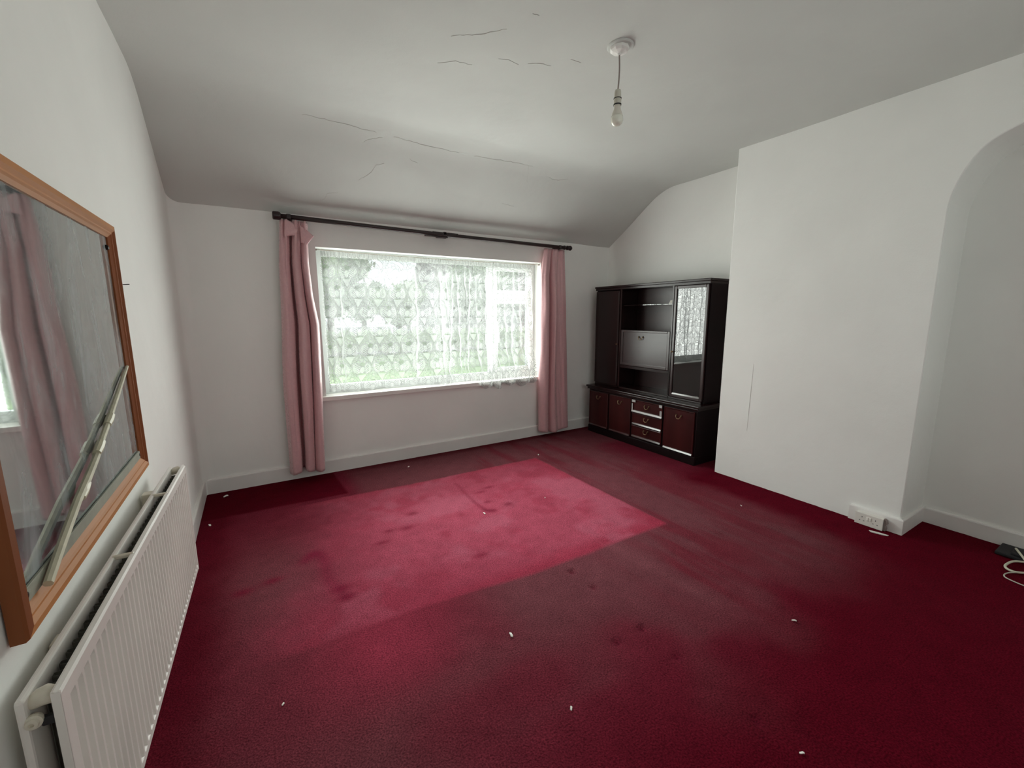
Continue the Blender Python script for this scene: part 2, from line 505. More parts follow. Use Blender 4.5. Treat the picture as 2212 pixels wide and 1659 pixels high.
# ------------------------------------------------------------------ room shell
# floor: wall-to-wall carpet with its wear pattern
def make_floor():
    st = 0.0135
    xs = np.arange(-0.02, W + 0.03, st); ys = np.arange(YBACK - 0.02, 0.03, st)
    X, Y = np.meshgrid(xs, ys, indexing='ij')
    deep = np.array([0.095, 0.0028, 0.010]); worn = np.array([0.140, 0.044, 0.053]); mid = np.array([0.138, 0.015, 0.028]); bright = np.array([0.325, 0.058, 0.092])
    n1 = fbm(X, Y, 1.6, 3); n2 = fbm(X, Y, 5.0, 8); n3 = fbm(X, Y, 18, 5); stretch = fbm(X * 6, Y * 0.8, 1.5, 21)
    wob = (n2 - 0.5) * 0.10
    c = np.broadcast_to(mid, X.shape + (3,)).copy()
    def mix(col, f):
        nonlocal c
        f = np.clip(f, 0, 1)[..., None]
        c = c * (1 - f) + np.asarray(col) * f
    # greyed traffic wear in front of the seats and along the walls
    mix(worn, 0.95 * sstep(2.55, 2.75, X + wob) * sstep(3.55, 3.2, X + wob) * sstep(-3.6, -2.7, Y))
    mix(worn, 0.9 * sstep(-2.9, -2.3, Y + wob) * sstep(1.0, 1.5, X) * sstep(2.9, 2.5, X))
    mix(worn, 0.75 * sstep(-0.72, -0.55, Y) * sstep(0.95, 1.1, X))
    mix(worn * [1.30, 1.2, 1.25], 0.85 * np.exp(-(((X - 0.42) / 0.30) ** 2 + ((Y + 1.55) / 0.50) ** 2)))
    mix(worn, 0.55 * np.exp(-(((X - 0.6) / 0.5) ** 2 + ((Y + 2.5) / 0.5) ** 2)) * (0.4 + n1))
    mix(worn, 0.6 * sstep(0.45, 0.7, n1) * sstep(-2.1, -2.4, Y))
    # streaks running towards the window
    k = sstep(-3.3, -2.5, Y) * sstep(1.9, 2.2, X) * sstep(3.5, 3.2, X)
    mix(mid * [1.0, 0.75, 0.8], 0.6 * k * sstep(0.42, 0.70, stretch))
    mix(worn * 1.2, 0.7 * np.exp(-((X - 2.16 - (Y + 2.5) * -0.10) / 0.045) ** 2) * sstep(-2.9, -2.7, Y) * sstep(-1.9, -2.2, Y))
    # deep red where furniture stood and near the camera
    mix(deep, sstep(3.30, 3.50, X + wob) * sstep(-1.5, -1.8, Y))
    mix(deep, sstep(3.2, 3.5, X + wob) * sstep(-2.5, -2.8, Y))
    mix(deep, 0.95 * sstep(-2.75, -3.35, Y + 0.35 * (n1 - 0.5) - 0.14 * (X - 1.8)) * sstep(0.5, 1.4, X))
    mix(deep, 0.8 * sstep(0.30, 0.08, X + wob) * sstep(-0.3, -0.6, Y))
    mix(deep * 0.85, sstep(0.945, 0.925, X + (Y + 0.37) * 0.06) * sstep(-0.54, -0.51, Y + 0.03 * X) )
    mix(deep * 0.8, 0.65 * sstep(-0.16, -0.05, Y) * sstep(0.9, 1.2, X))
    # the unfaded rectangle a rug once covered
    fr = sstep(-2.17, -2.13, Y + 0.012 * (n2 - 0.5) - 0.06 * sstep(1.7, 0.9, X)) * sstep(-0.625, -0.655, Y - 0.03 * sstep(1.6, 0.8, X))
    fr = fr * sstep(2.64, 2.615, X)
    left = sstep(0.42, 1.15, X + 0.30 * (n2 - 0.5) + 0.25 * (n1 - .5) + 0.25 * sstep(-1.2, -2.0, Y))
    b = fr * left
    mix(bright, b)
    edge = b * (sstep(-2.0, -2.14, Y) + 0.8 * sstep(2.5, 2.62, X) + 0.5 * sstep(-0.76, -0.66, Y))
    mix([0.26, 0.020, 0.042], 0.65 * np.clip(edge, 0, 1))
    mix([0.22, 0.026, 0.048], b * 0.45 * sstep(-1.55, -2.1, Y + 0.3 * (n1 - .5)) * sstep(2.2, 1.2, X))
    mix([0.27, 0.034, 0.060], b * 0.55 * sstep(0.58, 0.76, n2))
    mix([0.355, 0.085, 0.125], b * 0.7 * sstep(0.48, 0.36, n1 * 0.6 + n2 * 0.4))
    # second, softer bright tongue in front of the radiator side
    mix([0.30, 0.035, 0.065], 0.8 * np.exp(-(((X - 0.78) / 0.28) ** 2 + ((Y + 2.25) / 0.25) ** 2)))
    # scuffs and stains
    def spot(px, py, rx, ry, col, f):
        mix(col, f * np.exp(-(((X - px) / rx) ** 2 + ((Y - py) / ry) ** 2)))
    for px, py, rx, ry in ((1.165, -1.319, .05, .03), (1.253, -1.146, .04, .03), (1.90, -1.36, .035, .03), (1.78, -1.25, .03, .02), (1.05, -1.30, .03, .02),
                           (1.82, -1.07, .05, .02), (1.92, -1.02, .05, .02), (1.42, -1.85, .05, .025), (0.98, -1.42, .05, .02)):
        spot(px, py, rx, ry, (0.16, 0.012, 0.03), 0.75)
    for px, py in ((0.27, -1.53), (0.40, -1.50), (0.703, -1.837), (0.69, -1.75)):
        spot(px, py, .05, .03, (0.17, 0.01, 0.03), 0.85)
    pts = spline([(1.726, -0.817, 0), (1.704, -1.163, 0), (1.714, -1.364, 0), (1.769, -1.398, 0)], 14)
    for p in pts:
        spot(p.x, p.y, .016, .022, (0.17, 0.015, 0.035), 0.30)
    pts = spline([(0.552, -1.399, 0), (0.618, -1.331, 0), (0.654, -1.435, 0), (0.649, -1.631, 0), (0.703, -1.837, 0)], 10)
    for p in pts:
        spot(p.x, p.y, .03, .03, (0.19, 0.015, 0.04), 0.28)
    # furniture-foot dents pressed into the pile
    Z = (n3 - 0.5) * 0.004
    for px, py in ((1.775, -2.402), (1.762, -2.728), (1.613, -2.728), (1.762, -2.908), (1.761, -3.228), (1.764, -2.244)):
        Z -= 0.012 * np.exp(-(((X - px) / 0.018) ** 2 + ((Y - py) / 0.018) ** 2))
        spot(px, py, .018, .018, (0.10, 0.006, 0.018), 0.6)  # shade inside the dent, put into the pile colour
    # fine mottling of the pile
    c *= (0.86 + 0.28 * n3)[..., None]
    V = np.stack([X, Y, Z], -1).reshape(-1, 3)
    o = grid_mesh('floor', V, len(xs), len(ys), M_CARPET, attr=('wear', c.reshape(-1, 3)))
    sub = bmesh.new(); bx(sub, (-0.2, YBACK - 0.2, -0.16), (W + 0.2, 0.32, -0.02))
    s = obj('floor_base', sub, M_DARK)
    tag(s, kind='structure', label='solid sub-floor under the red carpet')
    return tag(o, kind='structure', label='wall-to-wall worn red carpet with an unfaded rectangle')


make_floor()


def structure(name, bm, m, label, smooth=False):
    return tag(obj(name, bm, m, smooth=smooth), kind='structure', label=label)


# window wall with its opening (thick enough for the reveal)
bm = bmesh.new()
Y0, Y1 = 0.0, 0.29
bx(bm, (-0.2, Y0, -0.15), (XL, Y1, 2.75)); bx(bm, (XR, Y0, -0.15), (W + 0.2, Y1, 2.75))
bx(bm, (XL, Y0, -0.15), (XR, Y1, ZB)); bx(bm, (XL, Y0, ZT), (XR, Y1, 2.75))
structure('wall_window', bm, M_WALL, 'white wall around the wide net-curtained window')

# left wall, its corner with the window wall rounded by many coats of plaster
bm = bmesh.new()
R = 0.075
prof = [(0.0, YBACK - 0.2), (0.0, -R)]
for k in range(1, 11):
    a = math.pi / 2 * k / 10
    prof.append((R - R * math.cos(a), -R + R * math.sin(a)))
prof += [(R, 0.1), (-0.2, 0.1), (-0.2, YBACK - 0.2)]
prism(bm, prof, 2, -0.15, 2.75)
o = structure('wall_left', bm, M_WALL, 'white wall behind the mirror and radiator')
for p in o.data.polygons:
    p.use_smooth = abs(p.normal.z) < 0.5
o.data.set_sharp_from_angle(angle=math.radians(30))

bm = bmesh.new(); bx(bm, (W, YBACK - 0.2, -0.15), (W + 0.2, 0.1, 2.75))
structure('wall_right', bm, M_WALL, 'white wall at the back of both recesses beside the chimney breast')
bm = bmesh.new()
bx(bm, (-0.2, YBACK - 0.2, -0.15), (1.0, YBACK, 2.75)); bx(bm, (3.2, YBACK - 0.2, -0.15), (W + 0.2, YBACK, 2.75))
bx(bm, (1.0, YBACK - 0.2, -0.15), (3.2, YBACK, 0.95)); bx(bm, (1.0, YBACK - 0.2, 2.15), (3.2, YBACK, 2.75))  # opening left for the added rear window
structure('wall_back', bm, M_WALL, 'white wall behind the viewpoint')

# chimney breast and the arched wall to its right, one plastered mass
bm = bmesh.new()
arch_far = -4.35
spr, top = 1.84, 2.30
apts = []
left_curve = [(-2.994, 1.80), (-2.997, 1.95), (-3.024, 2.066), (-3.073, 2.168), (-3.131, 2.228), (-3.221, 2.272), (-3.34, 2.30), (-3.50, 2.312)]
sm = spline([(y, z, 0) for y, z in left_curve], 5)
lc = [(p.x, p.y) for p in sm]
mid_y = (-2.996 + arch_far) / 2
rc = [(2 * mid_y - y, z) for y, z in reversed(lc)]
poly = [(-YB, -0.15), (-YB, 2.75), (YBACK - 0.1, 2.75), (YBACK - 0.1, -0.15), (arch_far, -0.15)] + [(y, z) for y, z in reversed(rc)][0:0]
poly += rc[::-1][0:0]
poly = [(-YB, -0.15), (-YB, 2.75), (YBACK - 0.1, 2.75), (YBACK - 0.1, -0.15), (arch_far, -0.15)] + list(reversed(rc))[::1]
poly = poly + list(reversed(lc)) + [(-2.996, -0.15)]
prism(bm, poly, 0, B, W + 0.1)
bmesh.ops.recalc_face_normals(bm, faces=bm.faces)
ed = [e for e in bm.edges if abs(e.verts[0].co.x - B) < 1e-5 and abs(e.verts[1].co.x - B) < 1e-5 and max(e.verts[0].co.z, e.verts[1].co.z) < 2.76
      and not (abs(e.verts[0].co.z - e.verts[1].co.z) < 1e-6 and (e.verts[0].co.z > 2.7 or e.verts[0].co.z < -0.1))]
bmesh.ops.bevel(bm, geom=ed, offset=0.007, segments=2, affect='EDGES', profile=0.5)
structure('wall_chimney', bm, M_WALL, 'white chimney breast with an arched recess on its far side')


# ceiling: flat part and slope above the window, softened where they meet
def ceiling_profile():
    pts = [(0.02, HW + 0.02 * (H - HW) / -YS * -1 * -1)]
    L = []
    a = Vector((0, HW)); b = Vector((-YS, H)); c = Vector((-2.0, H))
    for k in range(16):
        L.append(a.lerp(b, k / 16 * 0.80))
    p0, p2 = a.lerp(b, 0.80), Vector((-YS - 0.16, H))
    for k in range(17):
        t = k / 16
        L.append((1 - t) ** 2 * p0 + 2 * t * (1 - t) * b + t * t * p2)
    y = -YS - 0.16
    while y > YBACK - 0.1:
        y -= 0.08
        L.append(Vector((y, H)))
    ext = a + (a - b).normalized() * 0.06
    return [ext] + L


cp = ceiling_profile()
xs = np.arange(-0.1, W + 0.15, 0.06)
V = []
for x in xs:
    for p in cp:
        n = mnoise.noise(Vector((x * 1.1, p.x * 1.6, 3.0))) * 0.008 + mnoise.noise(Vector((x * 3.5, p.x * 4, 8.0))) * 0.003
        V.append((x, p.x, p.y + n))
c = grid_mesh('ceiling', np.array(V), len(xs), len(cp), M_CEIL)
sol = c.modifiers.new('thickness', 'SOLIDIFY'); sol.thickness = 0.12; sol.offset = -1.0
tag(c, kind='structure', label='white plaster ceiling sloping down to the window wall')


def ceil_z(x, y):
    # height of the underside at (x, y)
    ys_ = [p.x for p in cp]; zs_ = [p.y for p in cp]
    z = float(np.interp(-y, [-v for v in ys_], zs_))
    return z + mnoise.noise(Vector((x * 1.1, y * 1.6, 3.0))) * 0.008 + mnoise.noise(Vector((x * 3.5, y * 4, 8.0))) * 0.003


def crack(pts, width, parent):
    bm = bmesh.new()
    P = []
    for i in range(len(pts) - 1):
        a, b = Vector(pts[i]), Vector(pts[i + 1])
        n = max(3, int((b - a).length / 0.018))
        for k in range(n):
            q = a.lerp(b, k / n)
            P.append(q + Vector((random.uniform(-.004, .004), random.uniform(-.005, .005))))
    P.append(Vector(pts[-1]))
    L = [(p.x, p.y, ceil_z(p.x, p.y) - 0.0008) for p in P]
    rr = [max(0.0006, 0.6 * width * math.sin(math.pi * (i + 0.5) / len(L)) * random.uniform(.6, 1.1)) for i in range(len(L))]
    tube(bm, L, width, 5, rr)
    o = obj('crack', bm, M_CRACK)
    o.parent = parent
    return o


for pts, wd in (
    ([(1.334, -1.635), (1.407, -1.698), (1.491, -1.71)], .0016), ([(1.582, -1.825), (1.632, -1.841), (1.69, -1.834)], .0016),
    ([(1.724, -1.868), (1.776, -1.895), (1.836, -1.912)], .0016), ([(1.885, -2.01), (1.949, -2.012)], .0012),
    ([(1.309, -1.869), (1.404, -1.937), (1.5, -2.042)], .0018), ([(1.541, -2.182), (1.575, -2.184)], .0018),
    ([(0.911, -0.114), (0.948, -0.143), (0.986, -0.165), (0.994, -0.209), (1.071, -0.232)], .0016),
    ([(1.202, -0.359), (1.244, -0.403), (1.283, -0.431), (1.30, -0.494), (1.356, -0.511)], .0016),
    ([(1.186, -0.636), (1.226, -0.668), (1.301, -0.696)], .0014), ([(1.528, -0.577), (1.594, -0.558)], .0014),
    ([(2.454, -0.339), (2.583, -0.329)], .0012), ([(2.574, -0.56), (2.483, -0.728)], .0008),
    ([(0.80, -0.745), (1.0, -0.74), (1.25, -0.728)], .0022), ([(1.375, -0.722), (1.62, -0.705), (1.871, -0.70)], .0024),
    ([(2.0, -0.70), (2.3, -0.715), (2.53, -0.718)], .0020), ([(2.75, -0.64), (2.86, -0.63), (2.95, -0.66)], .0016)):
    crack(pts, wd, c)

# lining-paper seam on the breast, lifting a little
bm = bmesh.new()
tube(bm, [(B, -2.006, 0.965), (B - .001, -2.004, 0.80), (B - .0015, -2.0, 0.62), (B, -1.998, 0.426)], .0016, 5)
seam = obj('wallpaper_seam', bm, M_WALL, bpy.data.objects['wall_chimney'])

# skirting boards
def board(name, lo, hi, axis, label):
    bm = bmesh.new()
    bx(bm, lo, hi)
    # chamfered top edge on the room side
    es = [e for e in bm.edges if all(abs(v.co.z - hi[2]) < 1e-6 for v in e.verts)]
    bmesh.ops.bevel(bm, geom=es, offset=0.009, segments=2, affect='EDGES', profile=0.5)
    return structure(name, bm, M_TRIM, label)


board('baseboard_window', (0.018, -0.018, 0.0), (W, 0.01, 0.115), 0, 'white skirting board under the window')
board('baseboard_left', (-0.01, YBACK, 0.0), (0.018, -0.018, 0.115), 1, 'white skirting board behind the radiator')
board('baseboard_recess', (W - 0.018, -4.35, 0.0), (W + .01, -YC - 0.018, 0.10), 1, 'white skirting board in the arched recess')
board('baseboard_return', (B - 0.0185, -YC - 0.018, 0.0), (W, -YC + .004, 0.10), 0, 'white skirting return on the side of the chimney breast')
board('baseboard_chimney', (B - 0.020, -YC - 0.0165, 0.0), (B + .01, -2.735, 0.10), 1, 'short white skirting stub behind the double socket')

# ------------------------------------------------------------------ window
win = bpy.data.objects.new('window_1', None)
COL.objects.link(win); win.location = (0, 0.12, ZB)
tag(win, kind='structure', label='white-framed window with a fixed pane and a right-hand fanlight over a casement')
FY0, FY1 = 0.12, 0.18
def wpart(name, lo, hi, m=M_PVC, bev=0.004):
    return box(name, lo, hi, m, win, bev)
fwid = 0.055
wpart('outer_frame', (XL, FY0, ZB), (XL + fwid, FY1, ZT)); wpart('outer_frame', (XR - fwid, FY0, ZB), (XR, FY1, ZT))
wpart('outer_frame', (XL + fwid, FY0, ZT - fwid), (XR - fwid, FY1, ZT)); wpart('outer_frame', (XL + fwid, FY0, ZB), (XR - fwid, FY1, ZB + 0.075))
MX = 2.575
wpart('mullion', (MX - .022, FY0, ZB + 0.075), (MX + .022, FY1, ZT - fwid))
TZ = 1.535
wpart('transom', (MX + .03, FY0, TZ - .03), (XR - fwid, FY1, TZ + .03))
def sash(x0, x1, z0, z1):
    bm = bmesh.new(); s = 0.04
    for lo, hi in (((x0, z0), (x0 + s, z1)), ((x1 - s, z0), (x1, z1)), ((x0 + s, z0), (x1 - s, z0 + s)), ((x0 + s, z1 - s), (x1 - s, z1))):
        bx(bm, (lo[0], FY0 - .012, lo[1]), (hi[0], FY1 - .01, hi[1]), 0.004)
    obj('sash', bm, M_PVC, win)
    wpart('pane', (x0 + s, .147, z0 + s), (x1 - s, .151, z1 - s), M_PANE, 0)
sash(MX + .03, XR - fwid, ZB + .075, TZ - .03)
sash(MX + .03, XR - fwid, TZ + .03, ZT - fwid)
wpart('pane', (XL + fwid, .147, ZB + .075), (MX - .03, .151, ZT - fwid), M_PANE, 0)
bm = bmesh.new()
bx(bm, (XL - 0.045, -0.035, ZB - 0.036), (XR + 0.008, 0.0, ZB + .002), 0.005, 2)
bx(bm, (XL + .001, -.006, ZB - 0.02), (XR - .001, 0.119, ZB + .002))
obj('sill', bm, M_SILL, win)
bm = bmesh.new()
bx(bm, (2.63, 0.095, 1.12), (2.655, 0.108, 1.20), .003); bx(bm, (2.634, 0.075, 1.06), (2.651, 0.095, 1.17), .004)
obj('handle', bm, M_PVC, win)

w2 = bpy.data.objects.new('rear_fill_window', None)  # rear window out of view, added as a setting for the fill lamp
COL.objects.link(w2); w2.location = (2.1, YBACK - .14, .95)
tag(w2, kind='structure', label='unseen rear window added to let in fill light')
bm = bmesh.new()
for lo, hi in (((1.0, .95), (1.05, 2.15)), ((3.15, .95), (3.2, 2.15)), ((1.05, .95), (3.15, 1.0)), ((1.05, 2.1), (3.15, 2.15)), ((2.075, 1.0), (2.125, 2.1))):
    bx(bm, (lo[0], YBACK - .18, lo[1]), (hi[0], YBACK - .12, hi[1]), .003)
obj('outer_frame', bm, M_PVC, w2)
box('pane', (1.05, YBACK - .152, 1.0), (3.15, YBACK - .148, 2.1), M_PANE, w2)

# ------------------------------------------------------------------ net curtain
def make_net():
    nx, nz = 900, 500
    u = np.linspace(0, 1, nx); v = np.linspace(0, 1, nz)       # v: 0 top, 1 bottom
    U, V_ = np.meshgrid(u, v, indexing='ij')
    x = 0.945 + U * (3.045 - 0.945)
    # gathers: height field of folds, drifting sideways on the way down
    drift = 0.045 * sstep(0.25, 1, V_) * (sstep(1.5, 2.1, x) - sstep(2.4, 2.9, x) * 1.3)
    xd = x + drift * 0.8
    base = 0.35 + 0.65 * sstep(0.0, 0.25, V_)
    fold = np.zeros_like(x)
    for px, wd, am in ((0.97, .02, .020), (1.03, .018, .016), (1.085, .014, .022), (1.17, .03, .012), (1.30, .03, .014), (1.48, .035, .018), (1.60, .02, .012),
                       (1.705, .022, .034), (1.86, .03, .014), (1.985, .018, .034), (2.03, .014, .026), (2.075, .014, .022), (2.16, .02, .030), (2.215, .016, .034),
                       (2.275, .018, .030), (2.35, .02, .016), (2.47, .02, .026), (2.55, .018, .034), (2.60, .016, .028), (2.68, .02, .018), (2.77, .022, .022),
                       (2.86, .02, .018), (2.94, .022, .022), (3.02, .016, .018)):
        c0 = px + 0.02 * np.sin(px * 37 + V_ * 3.0)
        fold += am * np.exp(-((xd - c0) / wd) ** 2)
    fold += 0.010 * (vnoise(xd, V_ * 0.4, 14, 4) - 0.5) + 0.006 * (vnoise(xd, V_ * 0.3, 34, 6) - 0.5)
    gather = 0.006 * np.sin(x * 210 + 3 * np.sin(x * 13)) * sstep(0.10, 0.0, V_)
    y = 0.045 - fold * base * 1.15 + gather
    ztop = 1.872
    # left of 2.3 the hem stands on the sill, right of it hangs over the front edge
    over = sstep(2.22, 2.36, x)
    zbot = (0.688 + 0.012 * np.sin(x * 9)) * (1 - over) + over * (0.618 + 0.016 * np.sin(x * 41 + 1.0) + 0.012 * np.sin(x * 17))
    z = ztop + (zbot - ztop) * V_
    # hem billows into the room on the right and crumples on the sill further left
    push = sstep(0.66, 0.93, V_)
    y -= over * push * 0.088
    crum = sstep(0.86, 1.0, V_) * sstep(1.85, 2.1, x) * (1 - over)
    y -= crum * (0.035 + 0.02 * np.sin(x * 26))
    y += sstep(0.9, 1.0, V_) * (1 - over) * sstep(1.9, 1.2, x) * 0.02
    x2 = x + drift * 0.5 + 0.006 * np.sin(z * 23 + x * 30)
    x2 = np.clip(x2, 0.925, 3.05)
    y = np.minimum(y, 0.10)
    # woven pattern, laid out along the gathered cloth
    s = np.cumsum(np.sqrt(np.gradient(x, axis=0) ** 2 + np.gradient(y, axis=0) ** 2), 0)
    s = s * 1.0 + 0.05
    tt = (ztop - z)
    px_, pz_ = 0.185, 0.33
    cover = np.full(x.shape, 0.34); outline = np.zeros_like(x)
    for off in (0, 1):
        a = (s / px_ + 0.5 * off) ; cu = (a - np.floor(a) - 0.5) * px_
        b = (tt / pz_ + 0.5 * off); cv = (b - np.floor(b) - 0.5) * pz_      # + is downwards
        # ogee frame: two dotted edges
        wv = 0.5 * px_ * (0.5 + 0.5 * np.cos(2 * np.pi * cv / pz_)) ** 0.7
        dd = np.abs(np.abs(np.abs(cu) - wv) - 0.0065)
        hatch = 0.5 + 0.5 * np.sin(cv * 480)
        fr = sstep(0.0036, 0.0018, dd)
        cover = np.maximum(cover, 0.34 + 0.40 * fr * (0.55 + 0.45 * hatch)); outline = np.maximum(outline, fr * 0.8)
        # palmette: striped side lobes, oval heart, V-shaped foot
        pu, pv = cu / 1.75, (cv - 0.004) / 1.55
        for sg in (-1, 1):
            lu = (pu - sg * 0.026) / 0.019; lv = (pv + 0.004 + 0.35 * sg * (pu - sg * 0.026)) / 0.032
            rr = lu ** 2 + lv ** 2
            lob = sstep(1.0, 0.9, rr); rim = sstep(0.16, 0.07, np.abs(rr - 1.0))
            stripe = sstep(0.1, 0.6, np.sin((pv + sg * pu * 0.9) * 560)) * (sg * pu < 0.032)
            cover = np.maximum(cover, lob * 0.85); outline = np.maximum(outline, np.maximum(rim, lob * stripe) * 0.9); cover = np.maximum(cover, rim * 0.9)
        ov = (pu / 0.011) ** 2 + ((pv - 0.004) / 0.018) ** 2
        outline = outline * (1 - sstep(1.6, 1.4, ov)); cover = np.maximum(cover, sstep(1.0, 0.8, ov) * 0.92); rim = sstep(0.30, 0.12, np.abs(ov - 1.3)); outline = np.maximum(outline, rim); cover = np.maximum(cover, 0.9 * rim)
        vv = pv - 0.032; half = 0.024 * (1 - vv / 0.048)
        foot = ((vv > 0) & (vv < 0.048)).astype(float) * sstep(0.0, 0.004, half - np.abs(pu)); cover = np.maximum(cover, 0.88 * foot)
        fe = ((vv > -0.004) & (vv < 0.050)).astype(float) * sstep(0.0026, 0.0012, np.abs(np.abs(pu) - half - .001)); outline = np.maximum(outline, fe); cover = np.maximum(cover, .92 * fe)
        # scrolled crown above
        for qx, qz, qr in ((0, -0.052, .0105), (-.017, -0.043, .0085), (.017, -0.043, .0085), (0, -.071, .0065)):
            q = np.sqrt((pu - qx) ** 2 + (pv - qz) ** 2) / qr
            rim = sstep(0.26, 0.12, np.abs(q - 1)); outline = np.maximum(outline, rim * .9); cover = np.maximum(cover, np.maximum(.9 * rim, .62 * sstep(1, .9, q)))
    # heading and hem are doubled cloth
    head = sstep(0.035, 0.022, V_); hem = sstep(0.975, 0.985, V_)
    cover = np.maximum(cover, np.maximum(head * 0.9, hem * 0.85)); outline = np.maximum(outline, head * 0.45)
    bunch = 1 + 0.5 * np.exp(-((xd - 1.72) / .03) ** 2) + 0.5 * np.exp(-((xd - 2.02) / .08) ** 2) + 0.25 * np.exp(-((xd - 2.57) / .06) ** 2) + 0.1 * sstep(2.15, 2.5, xd) + .3 * np.exp(-((xd - 1.0) / .05) ** 2)
    cover = (0.105 + (cover - 0.34) * 0.24 + 0.42 * outline * (1 - head)) * bunch + 0.25 * hem + 0.15 * head
    cover = np.clip(cover, 0, 0.9)
    P = np.stack([x2, y, z], -1).reshape(-1, 3)
    at = np.stack([cover, outline, np.zeros_like(cover)], -1).reshape(-1, 3)
    root = thing('net_curtain', 'white lace net curtain hanging across the window on a wire', 'net curtain', (2.0, 0.04, ZB))
    grid_mesh('lace_cloth', P, nx, nz, M_LACE, root, attr=('weave', at))
    bm = bmesh.new()
    tube(bm, spline([(XL + .001, .022, 1.877), (1.4, .038, 1.872), (2.0, .04, 1.868), (2.6, .038, 1.872), (XR - .012, .03, 1.877)], 8), 0.0035, 8)
    obj('curtain_wire', bm, M_BULBP, root, smooth=True)
    for px in (XL + .006, XR - .012):
        bm = bmesh.new(); lathe(bm, [(.002, -.01), (.008, -.006), (.008, .006), (.002, .01)], 12, (px, .026, 1.877), 'X')
        obj('wire_hook', bm, M_FLEX, root)
    return root


make_net()

# ------------------------------------------------------------------ curtain pole
pole = thing('curtain_pole', 'dark wooden curtain pole above the window', 'curtain pole', (2.0, -0.09, 2.05))
PA, PB = Vector((0.675, -0.09, 2.088)), Vector((3.40, -0.09, 2.058))
bm = bmesh.new(); tube(bm, [PA, PA.lerp(PB, .25) - Vector((0, 0, .004)), PA.lerp(PB, .5) - Vector((0, 0, .006)), PA.lerp(PB, .75) - Vector((0, 0, .003)), PB], 0.0175, 16)
obj('rod', bm, M_POLE, pole, smooth=True)
bm = bmesh.new(); lathe(bm, [(.004, -.052), (.024, -.052), (.030, -.046), (.031, -.012), (.026, 0.0), (.0165, .006), (.0165, .10)], 24, PA, 'X')
obj('finial', bm, M_POLE, pole, smooth=False)
bm = bmesh.new(); lathe(bm, [(.0165, -.20), (.0165, -.045), (.022, -.04), (.022, -.03), (.015, -.02), (.015, -.005), (.023, 0), (.023, .012), (.016, .02), (.024, .03), (.026, .045), (.018, .058), (.006, .062)], 24, PB, 'X')
obj('finial', bm, M_POLE, pole)
def bracket(px, wd):
    z = PA.lerp(PB, (px - PA.x) / (PB.x - PA.x)).z
    bm = bmesh.new()
    bx(bm, (px - wd, -.012, z - .022), (px + wd, .004, z + .022), .003)
    bx(bm, (px - .011, -.10, z - .024), (px + .011, -.008, z - .010), .003)
    bx(bm, (px - .016, -.108, z - .020), (px + .016, -.074, z + .018), .004)
    return obj('bracket', bm, M_POLE, pole)
bracket(0.73, .03); bracket(3.30, .03); bracket(1.99, .05)
bm = bmesh.new()
zc = 2.068
bx(bm, (1.87, -.108, zc - .003), (2.12, -.070, zc + .019), .004); bx(bm, (1.80, -.098, zc - .026), (2.02, -.082, zc - .018), .002)
obj('joint_sleeve', bm, M_POLE, pole)


# ------------------------------------------------------------------ heavy curtains
def curtain(name, label, ctrl, edges, ztop, zbot, wall_y, topk, pleats, seed):
    """ctrl: cross-section (fx, depth); edges: list of (z, xl, xr)"""
    nz = 90
    sec = spline([(a, b, 0) for a, b in ctrl], 14)
    zz = np.linspace(ztop, zbot, nz)
    ez = np.array([e[0] for e in edges])[::-1]
    el = np.interp(zz, ez, np.array([e[1] for e in edges])[::-1]); er = np.interp(zz, ez, np.array([e[2] for e in edges])[::-1])
    fx = np.array([p.x for p in sec]); fy = np.array([p.y for p in sec])
    n = len(sec)
    P = np.zeros((n, nz, 3))
    for j, z in enumerate(zz):
        t = (ztop - z) / (ztop - zbot)
        k = topk + (1 - topk) * min(1, t / 0.30) ** 0.8
        k *= 1 + 0.10 * math.sin(7 * t + seed)
        pl_ = (1 - sstep(0.0, 0.16, t)) * 0.013 * np.sin(fx * 2 * math.pi * pleats)
        wob = 0.010 * (vnoise(fx * 3, np.full(n, t), 5, seed) - .5) * (1 if t > .1 else t / .1)
        sag = 0.012 * np.sin(fx * 9 + t * 6 + seed) * t
        P[:, j, 0] = el[j] + (er[j] - el[j]) * (fx + 0.025 * np.sin(5 * t + fx * 6 + seed) * t * np.sin(fx * math.pi)) + wob
        P[:, j, 1] = wall_y - fy * k - pl_ + wob + sag * 0.5
        P[:, j, 2] = z + (0.012 * np.sin(fx * 5.5 + seed) if False else 0) - 0.012 * t ** 6 * np.sin(fx * 7 + seed)
    root = thing(name, label, 'curtain', (float((el[-1] + er[-1]) / 2), wall_y, zbot))
    o = grid_mesh('drape', P.reshape(-1, 3), n, nz, M_CURT, root)
    s = o.modifiers.new('cloth', 'SOLIDIFY'); s.thickness = 0.003
    return root


